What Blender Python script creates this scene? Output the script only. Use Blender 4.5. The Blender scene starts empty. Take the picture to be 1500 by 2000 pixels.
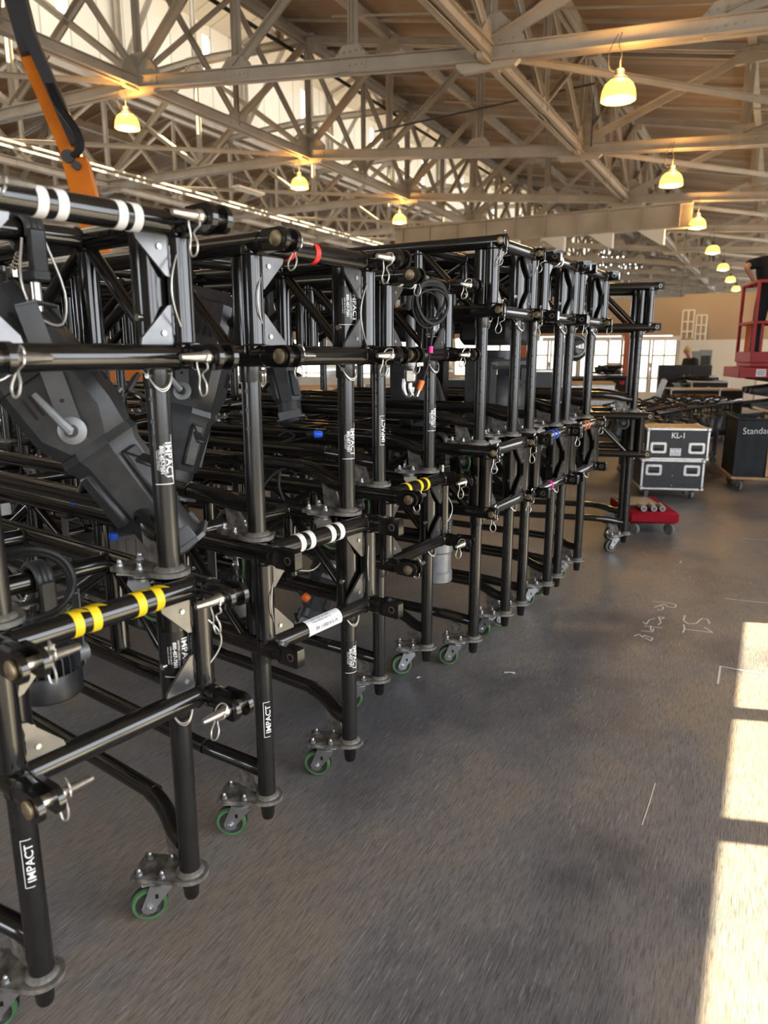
import bpy, math, random
from mathutils import Vector, Matrix, Euler
PI = math.pi
rnd = random.Random(7)
COL = bpy.context.scene.collection
SC = bpy.context.scene

# ------------------------------------------------------------------ materials
def mat(name, col, rough=0.5, metal=0.0, spec=0.5, coat=0.0, emit=None, estr=0.0, noise=None, bump=0.0, nscale=20.0, trans=0.0, alpha=1.0):
    m = bpy.data.materials.new(name); m.use_nodes = True
    nt = m.node_tree; b = nt.nodes['Principled BSDF']
    b.inputs['Base Color'].default_value = (*col, 1)
    b.inputs['Roughness'].default_value = rough
    b.inputs['Metallic'].default_value = metal
    b.inputs['Specular IOR Level'].default_value = spec
    b.inputs['Coat Weight'].default_value = coat
    b.inputs['Coat Roughness'].default_value = 0.12
    b.inputs['Transmission Weight'].default_value = trans
    b.inputs['Alpha'].default_value = alpha
    if emit:
        b.inputs['Emission Color'].default_value = (*emit, 1); b.inputs['Emission Strength'].default_value = estr
    if noise or bump:
        tc = nt.nodes.new('ShaderNodeTexCoord'); n = nt.nodes.new('ShaderNodeTexNoise')
        n.inputs['Scale'].default_value = nscale; n.inputs['Detail'].default_value = 6
        nt.links.new(tc.outputs['Object'], n.inputs['Vector'])
        if noise:
            r = nt.nodes.new('ShaderNodeValToRGB')
            r.color_ramp.elements[0].position = 0.35; r.color_ramp.elements[1].position = 0.7
            r.color_ramp.elements[0].color = (*col, 1); r.color_ramp.elements[1].color = (*noise, 1)
            nt.links.new(n.outputs['Fac'], r.inputs['Fac']); nt.links.new(r.outputs['Color'], b.inputs['Base Color'])
        if bump:
            bp = nt.nodes.new('ShaderNodeBump'); bp.inputs['Strength'].default_value = bump; bp.inputs['Distance'].default_value = 0.01
            nt.links.new(n.outputs['Fac'], bp.inputs['Height']); nt.links.new(bp.outputs['Normal'], b.inputs['Normal'])
    return m

M = {}
M['black'] = mat('gloss_black_paint', (.005,.005,.0055), .17, 0, .5, .35, noise=(.011,.0105,.010), nscale=9)
M['leg'] = mat('satin_black_paint', (.006,.006,.0065), .27, 0, .55, .15, noise=(.014,.013,.012), nscale=14)
M['plate'] = mat('gunmetal_plate', (.10,.10,.105), .3, .75, .6, .2, noise=(.16,.155,.15), nscale=12)
M['dustplate'] = mat('dusty_black_plate', (.05,.047,.044), .5, .1, .5, 0, noise=(.26,.235,.205), nscale=26)
M['zinc'] = mat('zinc_steel', (.55,.56,.58), .32, .95, .5, noise=(.42,.43,.44), nscale=25)
M['pinsteel'] = mat('pin_steel', (.62,.60,.56), .28, .95, .5, noise=(.45,.42,.37), nscale=40)
M['brass'] = mat('dull_brass', (.42,.33,.2), .42, .8, .5, noise=(.25,.2,.13), nscale=60)
M['cable_steel'] = mat('steel_cable', (.6,.58,.54), .4, .7)
M['rubber'] = mat('black_rubber', (.012,.012,.012), .6, 0, .4)
M['green'] = mat('green_tread', (.075,.19,.07), .5, noise=(.05,.11,.05), nscale=18)
M['hub'] = mat('caster_hub', (.03,.028,.027), .55, noise=(.055,.05,.047), nscale=30)
M['greywheel'] = mat('grey_wheel', (.16,.16,.165), .5, noise=(.1,.1,.1), nscale=20)
M['white'] = mat('white_tape', (.75,.73,.69), .6)
M['yellow'] = mat('yellow_tape', (.85,.60,.015), .5)
M['red'] = mat('red_tape', (.72,.035,.025), .5)
M['blue'] = mat('blue_tape', (.03,.10,.62), .5)
M['pink'] = mat('pink_tape', (.9,.03,.32), .5)
M['orange_tape'] = mat('orange_tape', (.75,.22,.04), .5)
M['orangeplug'] = mat('orange_plug', (.85,.16,.02), .45)
M['blueplug'] = mat('blue_plug', (.02,.12,.75), .4)
M['redplug'] = mat('red_plug', (.5,.02,.02), .4)
M['decal'] = mat('black_decal', (.006,.006,.007), .35, 0, .5)
M['ink'] = mat('white_print', (.82,.82,.80), .5)
M['paper'] = mat('white_sticker', (.72,.74,.76), .45)
M['inkdark'] = mat('dark_print', (.05,.05,.055), .5)
M['fix'] = mat('fixture_casting', (.022,.0225,.0245), .42, .1, .5, 0, noise=(.04,.0405,.043), nscale=20, bump=.05)
M['fixlight'] = mat('fixture_grey', (.10,.105,.11), .45, .3, .5, noise=(.07,.073,.078), nscale=16)
M['yoke'] = mat('yoke_strap', (.115,.117,.122), .5, .2, .5, noise=(.085,.086,.09), nscale=10)
M['castgrey'] = mat('cast_grey', (.28,.29,.30), .45, .5, noise=(.2,.2,.21), nscale=22)
M['lens'] = mat('lens_glass', (.04,.04,.045), .05, 0, .9, 1.0)
M['cable'] = mat('black_cable', (.012,.012,.013), .55, 0, .3)
M['tapecable'] = mat('taped_cable', (.012,.011,.010), .9, 0, .1, noise=(.03,.024,.018), nscale=12)
M['steel'] = mat('cream_steel_paint', (.44,.375,.285), .55, 0, .4, noise=(.35,.29,.215), nscale=1.6)
M['wood'] = mat('plywood', (.42,.27,.14), .6, noise=(.33,.2,.1), nscale=6)
M['alu'] = mat('aluminium_edge', (.62,.62,.63), .35, .85, .5, noise=(.5,.5,.5), nscale=20)
M['casepanel'] = mat('black_laminate', (.016,.017,.021), .5, 0, .45, noise=(.024,.025,.03), nscale=25)
M['lift_red'] = mat('lift_red', (.33,.010,.010), .5, 0, .3, 0, noise=(.27,.010,.010), nscale=6)
M['lift_orange'] = mat('lift_orange', (.80,.22,.015), .4, 0, .5, .3, noise=(.70,.18,.012), nscale=4)
M['canvas'] = mat('black_canvas', (.016,.018,.022), .75, 0, .3, noise=(.028,.03,.035), nscale=8, bump=.6)
M['skin'] = mat('skin', (.45,.22,.13), .5)
M['shirt'] = mat('black_cotton', (.014,.013,.014), .85, 0, .2)
M['trouser'] = mat('dark_denim', (.012,.012,.015), .85, 0, .2)
M['hair'] = mat('brown_hair', (.05,.028,.015), .6)
M['blond'] = mat('fair_hair', (.45,.30,.14), .6)
M['browncloth'] = mat('brown_cloth', (.035,.022,.016), .85, 0, .2)

# ------------------------------------------------------------------ mesh builder
def frame_from(d):
    d = Vector(d).normalized()
    u = Vector((0,0,1)) if abs(d.z) < .95 else Vector((1,0,0))
    x = u.cross(d).normalized(); y = d.cross(x).normalized()
    return x, y, d

class B:
    def __init__(self):
        self.v = []; self.f = []; self.mi = []; self.mats = []; self.cur = 0; self.T = None
    def m(self, key):
        if key not in self.mats: self.mats.append(key)
        self.cur = self.mats.index(key); return self
    def add(self, vs, fs):
        o = len(self.v)
        if self.T is not None: vs = [self.T @ Vector(p) for p in vs]
        self.v.extend([tuple(p) for p in vs]); self.f.extend([tuple(i+o for i in f) for f in fs]); self.mi.extend([self.cur]*len(fs))
        return self
    def box(self, c, s, R=None):
        x, y, z = s[0]/2, s[1]/2, s[2]/2
        vs = [Vector((a*x,b*y,d*z)) for a in (-1,1) for b in (-1,1) for d in (-1,1)]
        if R is not None: vs = [R @ p for p in vs]
        c = Vector(c); vs = [p+c for p in vs]
        return self.add(vs, [(0,1,3,2),(4,6,7,5),(0,4,5,1),(2,3,7,6),(0,2,6,4),(1,5,7,3)])
    def cbox(self, c, s, ch=.01, R=None):
        hx, hy, hz = s[0]/2, s[1]/2, s[2]/2; ch = min(ch, hx*.9, hy*.9, hz*.9)
        vs = []; idx = {}
        for a in (-1,1):
            for b in (-1,1):
                for d in (-1,1):
                    for k, p in enumerate(((a*hx,b*(hy-ch),d*(hz-ch)),(a*(hx-ch),b*hy,d*(hz-ch)),(a*(hx-ch),b*(hy-ch),d*hz))):
                        idx[(a,b,d,k)] = len(vs); vs.append(Vector(p))
        fs = []
        for a in (-1,1):
            q = [idx[(a,-1,-1,0)],idx[(a,1,-1,0)],idx[(a,1,1,0)],idx[(a,-1,1,0)]]; fs.append(q if a>0 else q[::-1])
            q = [idx[(-1,a,-1,1)],idx[(-1,a,1,1)],idx[(1,a,1,1)],idx[(1,a,-1,1)]]; fs.append(q if a>0 else q[::-1])
            q = [idx[(-1,-1,a,2)],idx[(1,-1,a,2)],idx[(1,1,a,2)],idx[(-1,1,a,2)]]; fs.append(q if a>0 else q[::-1])
        for a in (-1,1):
            for b in (-1,1):
                fs.append([idx[(a,b,-1,0)],idx[(a,b,1,0)],idx[(a,b,1,1)],idx[(a,b,-1,1)]][::-1 if a*b>0 else 1])
                fs.append([idx[(a,-1,b,0)],idx[(a,1,b,0)],idx[(a,1,b,2)],idx[(a,-1,b,2)]][::1 if a*b>0 else -1])
                fs.append([idx[(-1,a,b,1)],idx[(1,a,b,1)],idx[(1,a,b,2)],idx[(-1,a,b,2)]][::-1 if a*b>0 else 1])
        for a in (-1,1):
            for b in (-1,1):
                for d in (-1,1):
                    t = [idx[(a,b,d,0)],idx[(a,b,d,1)],idx[(a,b,d,2)]]; fs.append(t if a*b*d>0 else t[::-1])
        if R is not None: vs = [R @ p for p in vs]
        c = Vector(c); return self.add([p+c for p in vs], fs)
    def cyl(self, p0, p1, r0, r1=None, n=20, cap=True):
        if r1 is None: r1 = r0
        p0 = Vector(p0); p1 = Vector(p1); x, y, d = frame_from(p1-p0)
        vs = []
        for p, r in ((p0,r0),(p1,r1)):
            for i in range(n):
                a = 2*PI*i/n; vs.append(p + x*(r*math.cos(a)) + y*(r*math.sin(a)))
        fs = [(i,(i+1)%n,n+(i+1)%n,n+i) for i in range(n)]
        if cap: fs += [tuple(range(n))[::-1], tuple(range(n,2*n))]
        return self.add(vs, fs)
    def lathe(self, p, d, prof, n=24, cap=True):
        p = Vector(p); x, y, d = frame_from(d); vs = []; fs = []
        for (r, h) in prof:
            for i in range(n):
                a = 2*PI*i/n; vs.append(p + d*h + x*(r*math.cos(a)) + y*(r*math.sin(a)))
        for k in range(len(prof)-1):
            for i in range(n):
                j = (i+1)%n; fs.append((k*n+i,k*n+j,(k+1)*n+j,(k+1)*n+i))
        if cap and prof[0][0] > 1e-4: fs.append(tuple(range(n))[::-1])
        if cap and prof[-1][0] > 1e-4: fs.append(tuple(range((len(prof)-1)*n, len(prof)*n)))
        return self.add(vs, fs)
    def tube(self, pts, r, n=12, sub=1, closed=False):
        P = [Vector(p) for p in pts]
        if sub > 1:
            Q = []
            N = len(P)
            for i in range(N if closed else N-1):
                if closed: p0,p1,p2,p3 = P[(i-1)%N],P[i],P[(i+1)%N],P[(i+2)%N]
                else: p0,p1,p2,p3 = P[max(i-1,0)],P[i],P[i+1],P[min(i+2,N-1)]
                for k in range(sub):
                    t = k/sub
                    Q.append(.5*((2*p1)+(p2-p0)*t+(2*p0-5*p1+4*p2-p3)*t*t+(3*p1-p0-3*p2+p3)*t**3))
            if not closed: Q.append(P[-1])
            P = Q
        N = len(P); vs = []; fs = []; x = None
        for i in range(N):
            if closed: d = (P[(i+1)%N]-P[i-1])
            else: d = P[min(i+1,N-1)]-P[max(i-1,0)]
            d = d.normalized() if d.length > 1e-9 else Vector((0,0,1))
            if x is None: x, y, _ = frame_from(d)
            else:
                x = (x - d*x.dot(d)); x = x.normalized() if x.length > 1e-6 else frame_from(d)[0]
            y = d.cross(x)
            rr = r[i] if isinstance(r, (list,tuple)) else r
            for k in range(n):
                a = 2*PI*k/n; vs.append(P[i]+x*(rr*math.cos(a))+y*(rr*math.sin(a)))
        for i in range(N if closed else N-1):
            j = (i+1)%N
            for k in range(n):
                l = (k+1)%n; fs.append((i*n+k,i*n+l,j*n+l,j*n+k))
        if not closed: fs += [tuple(range(n))[::-1], tuple(range((N-1)*n,N*n))]
        return self.add(vs, fs)
    def prism(self, poly, t, Mx=None):
        """2D outline in local xy, extruded +-t/2 along local z, then placed by Mx."""
        n = len(poly); vs = [Vector((x,y,-t/2)) for x,y in poly]+[Vector((x,y,t/2)) for x,y in poly]
        if Mx is not None: vs = [Mx @ p for p in vs]
        return self.add(vs, [tuple(range(n))[::-1], tuple(range(n,2*n))]+[(i,(i+1)%n,n+(i+1)%n,n+i) for i in range(n)])
    def sphere(self, c, r, nu=12, nv=8, s=(1,1,1)):
        c = Vector(c); vs = [c+Vector((0,0,r*s[2]))]; fs = []
        for i in range(1,nv):
            t = PI*i/nv
            for k in range(nu):
                a = 2*PI*k/nu; vs.append(c+Vector((r*s[0]*math.sin(t)*math.cos(a), r*s[1]*math.sin(t)*math.sin(a), r*s[2]*math.cos(t))))
        vs.append(c-Vector((0,0,r*s[2])))
        for k in range(nu): fs.append((0,1+k,1+(k+1)%nu))
        for i in range(nv-2):
            for k in range(nu):
                a = 1+i*nu+k; b = 1+i*nu+(k+1)%nu; fs.append((a,a+nu,b+nu,b))
        l = len(vs)-1
        for k in range(nu): fs.append((l,1+(nv-2)*nu+(k+1)%nu,1+(nv-2)*nu+k))
        return self.add(vs, fs)
    def text(self, s, size, fn, bold=0.0, align='CENTER', width=1.0, wrap=0):
        vs, fs = text_geo(s, size, bold, align, width)
        if wrap:                      # split long triangles so that the letters follow a curved surface
            out = []; vs = list(vs); todo = [t for f in fs for t in ([(f[0],f[i],f[i+1]) for i in range(1,len(f)-1)])]
            mid = {}
            def mp(a, c):
                k = (min(a,c),max(a,c))
                if k not in mid: mid[k] = len(vs); vs.append(((vs[a][0]+vs[c][0])/2,(vs[a][1]+vs[c][1])/2))
                return mid[k]
            while todo:
                a,c,d = todo.pop(); dy = max(abs(vs[p][1]-vs[q][1]) for p,q in ((a,c),(c,d),(d,a)))
                if dy > wrap:
                    m1,m2,m3 = mp(a,c),mp(c,d),mp(d,a); todo += [(a,m1,m3),(m1,c,m2),(m3,m2,d),(m1,m2,m3)]
                else: out.append((a,c,d))
            fs = out
        return self.add([fn(x,y) for x,y in vs], fs)
    def mesh(self, name, sharp=38):
        me = bpy.data.meshes.new(name)
        me.from_pydata(self.v, [], self.f); 
        for k in (self.mats or ['black']): me.materials.append(M[k])
        if len(self.mats) > 1:
            me.polygons.foreach_set('material_index', self.mi)
        me.polygons.foreach_set('use_smooth', [True]*len(me.polygons))
        me.validate(); me.update()
        try: me.set_sharp_from_angle(angle=math.radians(sharp))
        except Exception: pass
        return me
    def obj(self, name, key=None, parent=None, loc=None, rot=None, sharp=38):
        if key and not self.mats: self.mats = [key]
        return inst(name, self.mesh(name, sharp), parent, loc, rot)

_tc = {}
def text_geo(s, size, bold, align, width):
    k = (s, round(size,5), bold, align, width)
    if k in _tc: return _tc[k]
    cu = bpy.data.curves.new('t', 'FONT'); cu.body = s; cu.size = 1.0; cu.align_x = align; cu.align_y = 'CENTER'
    cu.offset = bold/size; cu.resolution_u = 3; cu.fill_mode = 'FRONT'
    o = bpy.data.objects.new('t', cu); COL.objects.link(o)
    dg = bpy.context.evaluated_depsgraph_get(); dg.update()
    me = bpy.data.meshes.new_from_object(o.evaluated_get(dg))
    r = ([(v.co.x*width*size, v.co.y*size) for v in me.vertices], [tuple(p.vertices) for p in me.polygons])
    bpy.data.objects.remove(o); bpy.data.curves.remove(cu); bpy.data.meshes.remove(me)
    _tc[k] = r; return r

def inst(name, me, parent=None, loc=None, rot=None):
    o = bpy.data.objects.new(name, me); COL.objects.link(o)
    if loc is not None: o.location = loc
    if rot is not None: o.rotation_euler = rot
    if parent is not None: o.parent = parent
    return o
def tag(o, label=None, cat=None, group=None, kind=None):
    if label: o['label'] = label
    if cat: o['category'] = cat
    if group: o['group'] = group
    if kind: o['kind'] = kind
    return o
def thing(name, label, cat, loc=(0,0,0), rz=0.0, group=None, rot=None):
    o = bpy.data.objects.new(name, None); COL.objects.link(o); o.empty_display_size = .1
    o.location = loc; o.rotation_euler = rot if rot is not None else (0,0,rz)
    return tag(o, label, cat, group)
RX = lambda a: Matrix.Rotation(a,3,'X')
RY = lambda a: Matrix.Rotation(a,3,'Y')
RZ = lambda a: Matrix.Rotation(a,3,'Z')
def rrect(w, h, r, n=4):
    out = []
    for cx, cy, a0 in ((w/2-r,h/2-r,0),(-w/2+r,h/2-r,PI/2),(-w/2+r,-h/2+r,PI),(w/2-r,-h/2+r,1.5*PI)):
        for i in range(n+1):
            a = a0+PI/2*i/n; out.append((cx+r*math.cos(a), cy+r*math.sin(a)))
    return out

ROLL=0; EXPO=0.32; SKY=7.2; SUN=32

# ------------------------------------------------------------------ rigging trusses
CX, LX = .255, .2175            # half widths: chords / legs
CR, SR, LR, PR = .030, .043, .0288, .030
CO = .033                       # collar under each sleeve
H = .30                         # chord spacing
LEN = 2.25                      # front legs to rear legs
YF = -.062                      # front end-bar plane
YR = LEN+.062
MESH = {}
def shared(key, fn):
    if key not in MESH: MESH[key] = fn()
    return MESH[key]
MXZ = Matrix(((1,0,0,0),(0,0,1,0),(0,1,0,0),(0,0,0,1)))     # outline x,y -> world x,z ; thickness along y
MYZ = Matrix(((0,0,1,0),(1,0,0,0),(0,1,0,0),(0,0,0,1)))     # outline x,y -> world y,z ; thickness along x

def m_chord():
    b = B().m('black'); b.cyl((0,YF-.035,0),(0,YR+.035,0),CR,n=24)
    b.cyl((0,YF-.05,0),(0,YF-.03,0),CR+.0015,n=24)
    for y in (.12,.16,.2): b.cyl((CR-.003,y,0),(CR+.002,y,0),.005,n=8); b.cyl((-CR+.003,y,0),(-CR-.002,y,0),.005,n=8)
    return b.mesh('chord')
def m_fork(rear=False):
    b = B().m('black'); s = 1 if rear else -1
    b.cyl((0,0,0),(0,s*.05,0),CR-.001,n=20)
    out = [(-.01,-.028)]+[(.055+.03*math.sin(a), -.03*math.cos(a)) for a in [PI*i/10 for i in range(11)]]+[(-.01,.028)]
    out = [(x,y) for x,y in out]
    for x in (-.021,.021):
        T = Matrix.Translation((x,s*.035,0)) @ Matrix(((0,0,1,0),(s,0,0,0),(0,1,0,0),(0,0,0,1)))
        b.prism(out, .014, T)
    return b.mesh('fork_coupler')
def m_tongue(rear=False):
    b = B().m('black'); s = 1 if rear else -1
    b.cyl((0,0,0),(0,s*.03,0),CR-.001,n=20)
    T = Matrix.Translation((0,s*.065,0)) @ MYZ
    b.prism(rrect(.085,.06,.009), .03, T)
    b.m('pinsteel')
    for x in (-.0156,.0156):
        b.cyl((x-.0004,s*.078,0),(x+.0004,s*.078,0),.0125,n=14)
    b.m('decal')
    for x in (-.0162,.0162):
        b.cyl((x-.0004,s*.078,0),(x+.0004,s*.078,0),.0095,n=14)
    return b.mesh('tongue_coupler')
def m_cap():
    b = B().m('black'); b.lathe((0,0,0),(0,-1,0),[(CR+.0015,-.03),(CR+.0015,.018),(CR-.004,.021),(0,.021)],n=24)
    b.m('pinsteel'); b.tube([(.0,-.004,CR+.002),(.012,-.008,CR+.012),(.0,-.012,CR+.016),(-.012,-.008,CR+.012)],.002,n=6,closed=True)
    b.m('brass')
    for x in (-1,1): b.lathe((0,.0,0),(x,0,0),[(.016,CR-.004),(.016,CR+.002),(.012,CR+.004)],n=16)
    return b.mesh('end_cap')
def m_pin():       # nose towards -x, head at +x
    b = B().m('pinsteel')
    b.lathe((0,0,0),(-1,0,0),[(.013,-.034),(.013,.03),(.0155,.032),(.0155,.04),(.0125,.044),(.0075,.105),(.006,.108)],n=16)
    b.m('brass'); b.lathe((0,0,0),(1,0,0),[(.019,.029),(.020,.031),(.020,.036),(.017,.038)],n=18)
    return b.mesh('pin')
def m_clip(s=1, swing=.25):
    b = B().m('cable_steel')
    p = [(.0,-.016,.004),(.004,-.012,.016),(.0,.006,.018),(-.004,.016,.0),(0,.014,-.03),(.002,.020,-.055),(0,.010,-.072),(0,-.006,-.066),(0,-.008,-.045),(0,.004,-.025),(0,-.016,-.012),(0,-.014,.0)]
    b.tube([(s*(x-.05+z*swing),y,z) for x,y,z in p],.0022,n=6,sub=3)
    return b.mesh('spring_clip')
def m_bar():
    b = B().m('black'); b.cyl((-CX,0,0),(CX,0,0),CR-.001,n=24)
    for s in (-1,1):
        b.lathe((s*(CX-.034),0,0),(s,0,0),[(CR-.002,0),(CR+.003,.004),(CR+.002,.012)],n=20)
    return b.mesh('end_bar')
def m_post(h=H):
    b = B().m('black'); b.cyl((0,0,0),(0,0,h),PR,n=20)
    for z in (CR,h-CR): b.lathe((0,0,z-.003),(0,0,1),[(PR,0),(PR+.003,.003),(PR,.007)],n=18)
    return b.mesh('corner_post')
def m_gusset(sx, sz):    # right-angle corner at origin, legs towards -sx and -sz
    L = .09; k = .03
    out = [(-sx*k*.9,-sz*k*.9),(-sx*(L+k),-sz*k*.9),(-sx*(L+k-.004),-sz*(k+.012)),(-sx*(k+.012),-sz*(L+k-.004)),(-sx*k*.9,-sz*(L+k))]
    b = B().m('plate'); b.prism(out,.009,MXZ)
    b.m('zinc'); b.cyl((-sx*.058,-.0085,-sz*.054),(-sx*.058,.0085,-sz*.054),.0065,n=10)
    b.m('black')
    b.tube([(-sx*k*.92,-.004,-sz*(.045+.0095*i)) for i in range(8)],[.004,.0055,.0045,.006,.0045,.006,.0045,.003],n=6)
    return b.mesh('gusset')
def m_diag(dy, up=True):
    b = B().m('black')
    b.cyl((0,0,CR*.6 if up else H-CR*.6),(0,dy,H-CR*.6 if up else CR*.6),.017,n=14); return b.mesh('diagonal_brace')
def m_sidepost():
    b = B().m('black'); b.cyl((0,0,0),(0,0,H),.027,n=18)
    for z in (CR-.002,H-CR-.004): b.lathe((0,0,z),(0,0,1),[(.027,0),(.030,.003),(.027,.007)],n=14)
    return b.mesh('side_post')
def m_strut():
    b = B().m('black'); b.cyl((-CX,0,0),(CX,0,0),.026,n=18)
    for s in (-1,1): b.lathe((s*(CX-.033),0,0),(s,0,0),[(.026,0),(.030,.004),(.029,.01)],n=16)
    return b.mesh('cross_strut')
def m_sleeve():
    b = B().m('black'); b.cyl((0,0,-.026),(0,0,H+.02),SR,n=28)
    b.m('leg'); b.lathe((0,0,-.075),(0,0,1),[(LR,0),(CO-.001,0),(CO,.004),(CO,.05)],n=28)
    b.m('pinsteel'); b.cyl((-SR-.008,-.012,.09),(-SR+.004,-.012,.09),.006,n=10); b.cyl((-SR-.01,-.012,.09),(-SR-.008,-.012,.09),.0085,n=10)
    return b.mesh('sleeve')
def m_lanyard():
    b = B().m('pinsteel'); a0 = math.radians(205); a1 = math.radians(300)
    d = lambda a, r: (r*math.cos(a), r*math.sin(a))
    b.cyl((*d(a0,CO-.005),-.045),(*d(a0,CO+.012),-.045),.006,n=10)
    b.cyl((*d(a1,CO-.005),-.04),(*d(a1,CO+.006),-.04),.006,n=10)
    b.m('cable_steel')
    for k in (0,1):
        pts = []
        for i in range(9):
            t = i/8; a = a0+(a1-a0)*t; pts.append((*d(a,CO+.004+.006*math.sin(PI*t)+.002*k), -.045-.034*math.sin(PI*t)-.005*k*math.sin(PI*t)+.005*t))
        b.tube(pts,.0016,n=6,sub=2)
    b.tube([(*d(a0,CO+.011),-.045),(*d(a0-.25,CO+.016),-.03),(*d(a0-.45,CO+.017),-.02)],.002,n=6)
    return b.mesh('lanyard')
def m_leg(zb, holes):
    b = B().m('leg'); b.cyl((0,0,.15),(0,0,zb),LR,n=28)
    b.m('dustplate'); b.lathe((0,0,.150),(0,0,1),[(LR+.012,0),(LR+.009,.006),(LR+.001,.012),(LR,.013)],n=24)
    b.m('decal')
    k = 9 if holes else 3
    for i in range(k):
        z = zb-.10-.055*i
        if z < .26: break
        for a in (math.radians(200),math.radians(20)):
            c = Vector((math.cos(a),math.sin(a),0))
            b.cyl(c*(LR-.002)+Vector((0,0,z)), c*(LR+.0006)+Vector((0,0,z)), .0065, n=10)
    return b.mesh('leg')
def m_plate():      # leg at origin, plate runs along +y
    b = B().m('dustplate')
    out = [(.052*math.cos(a),.052*math.sin(a)) for a in [PI+PI*i/12 for i in range(13)]]+[(.055,.152),(.049,.158),(-.049,.158),(-.055,.152)]
    b.prism(out,.012,Matrix.Translation((0,0,.146)))
    b.m('zinc')
    for x in (-.036,.036):
        for y in (.068,.136):
            b.cyl((x,y,.152),(x,y,.155),.0125,n=12); b.cyl((x,y,.155),(x,y,.163),.008,n=6); b.lathe((x,y,.163),(0,0,1),[(.006,0),(.006,.004),(.003,.008),(0,.009)],n=8); b.cyl((x,y,.132),(x,y,.141),.009,n=6)
    return b.mesh('caster_plate')
def m_foot():
    b = B().m('leg'); b.lathe((0,0,.14),(0,0,-1),[(.028,0),(.028,.012),(.0245,.016),(.021,.065),(.018,.072)],n=20); return b.mesh('foot')
def m_caster():     # swivel rig around wheel axle along x, wheel centre (0,0,.05)
    b = B().m('zinc')
    b.cbox((0,0.034,.137),(.10,.10,.006),.002)
    b.cyl((0,.034,.118),(0,.034,.134),.034,n=20); b.lathe((0,.034,.112),(0,0,1),[(.028,0),(.040,.004),(.040,.010),(.03,.013)],n=20)
    out = [(-.022,.05),(-.018,.036),(-.008,.03),(.008,.03),(.018,.036),(.022,.05),(.066,.104),(.064,.114),(.004,.114),(.0,.104)]
    for x in (-.029,.029):
        b.prism(out,.004,Matrix.Translation((x,0,0)) @ MYZ)
    b.prism([(-.029,.004),(.029,.004),(.029,.064),(-.029,.064)],.004,Matrix.Translation((0,0,.114)))
    for s in (-1,1):
        b.cyl((s*.029,0,.05),(s*.039,0,.05),.0115,n=6); b.cyl((s*.039,0,.05),(s*.043,0,.05),.007,n=10)
    b.m('decal')
    for s in (-1,1): b.box((s*.0312,.022,.083),(.0008,.009,.014))
    return b.mesh('caster_fork')
def m_wheel(tread='green'):
    b = B().m(tread)
    b.lathe((-.02,0,.05),(1,0,0),[(.0395,0),(.047,.0),(.0505,.005),(.0508,.02),(.0505,.035),(.047,.04),(.0395,.04)],n=36,cap=False)
    b.m('hub'); b.lathe((-.0185,0,.05),(1,0,0),[(.012,-.003),(.018,.0),(.026,.006),(.037,.005),(.0415,-.001),(.0415,.038),(.037,.032),(.026,.031),(.018,.037),(.012,.04)],n=30)
    b.m('rubber'); b.lathe((-.0178,0,.05),(1,0,0),[(.0503,.008),(.0514,.010),(.0514,.026),(.0503,.028)],n=36,cap=False)
    return b.mesh('wheel')
def m_rail(s):      # rail outboard on side s, bends in to meet the legs
    b = B().m('black'); z = .25
    pts = [(s*LX,LR*.6,z-.012),(s*(LX+.008),.07,z-.006),(s*(LX+.036),.15,z+.012),(s*(LX+.055),.24,z+.022),(s*(LX+.06),.40,z+.025),
           (s*(LX+.06),LEN-.40,z+.025),(s*(LX+.055),LEN-.24,z+.022),(s*(LX+.036),LEN-.15,z+.012),(s*(LX+.008),LEN-.07,z-.006),(s*LX,LEN-LR*.6,z-.012)]
    P = []
    b.tube(pts,.026,n=18,sub=4); return b.mesh('base_rail')
def m_bracket(s):
    b = B().m('dustplate')
    b.prism([(.035,.153),(.115,.153),(.125,.235),(.07,.24)],.008,Matrix.Translation((s*(LX+.012),0,0)) @ MYZ)
    return b.mesh('rail_bracket')
def m_tape(key, w=.022, tail=0):
    def f():
        b = B().m(key); b.cyl((-w/2,0,0),(w/2,0,0),CR+.0006,n=28,cap=False)
        b.lathe((-w/2,0,0),(1,0,0),[(CR-.0012,0),(CR+.0006,0),(CR+.0007,w),(CR-.0012,w)],n=28)
        if tail:
            r = CR+.0012
            pts = [(0,-r*math.sin(.3*i-.35),r*math.cos(.3*i-.35)) for i in range(4)]
            vs = []
            for i,(x,y,z) in enumerate(pts):
                lift = .006*max(0,i-1)
                vs += [(-w*.35+.004*i,y*1.02-lift*.3,z+lift*.4),(w*.55+.005*i,y*1.02-lift,z+lift*.2)]
            b.add(vs,[(0,2,3,1),(2,4,5,3),(4,6,7,5)])
            b.add([(x,y-.0006,z+.0006) for x,y,z in vs],[(1,3,2,0),(3,5,4,2),(5,7,6,4)])
        return b.mesh('tape_band')
    return shared(('tape',key,w,tail), f)

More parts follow.
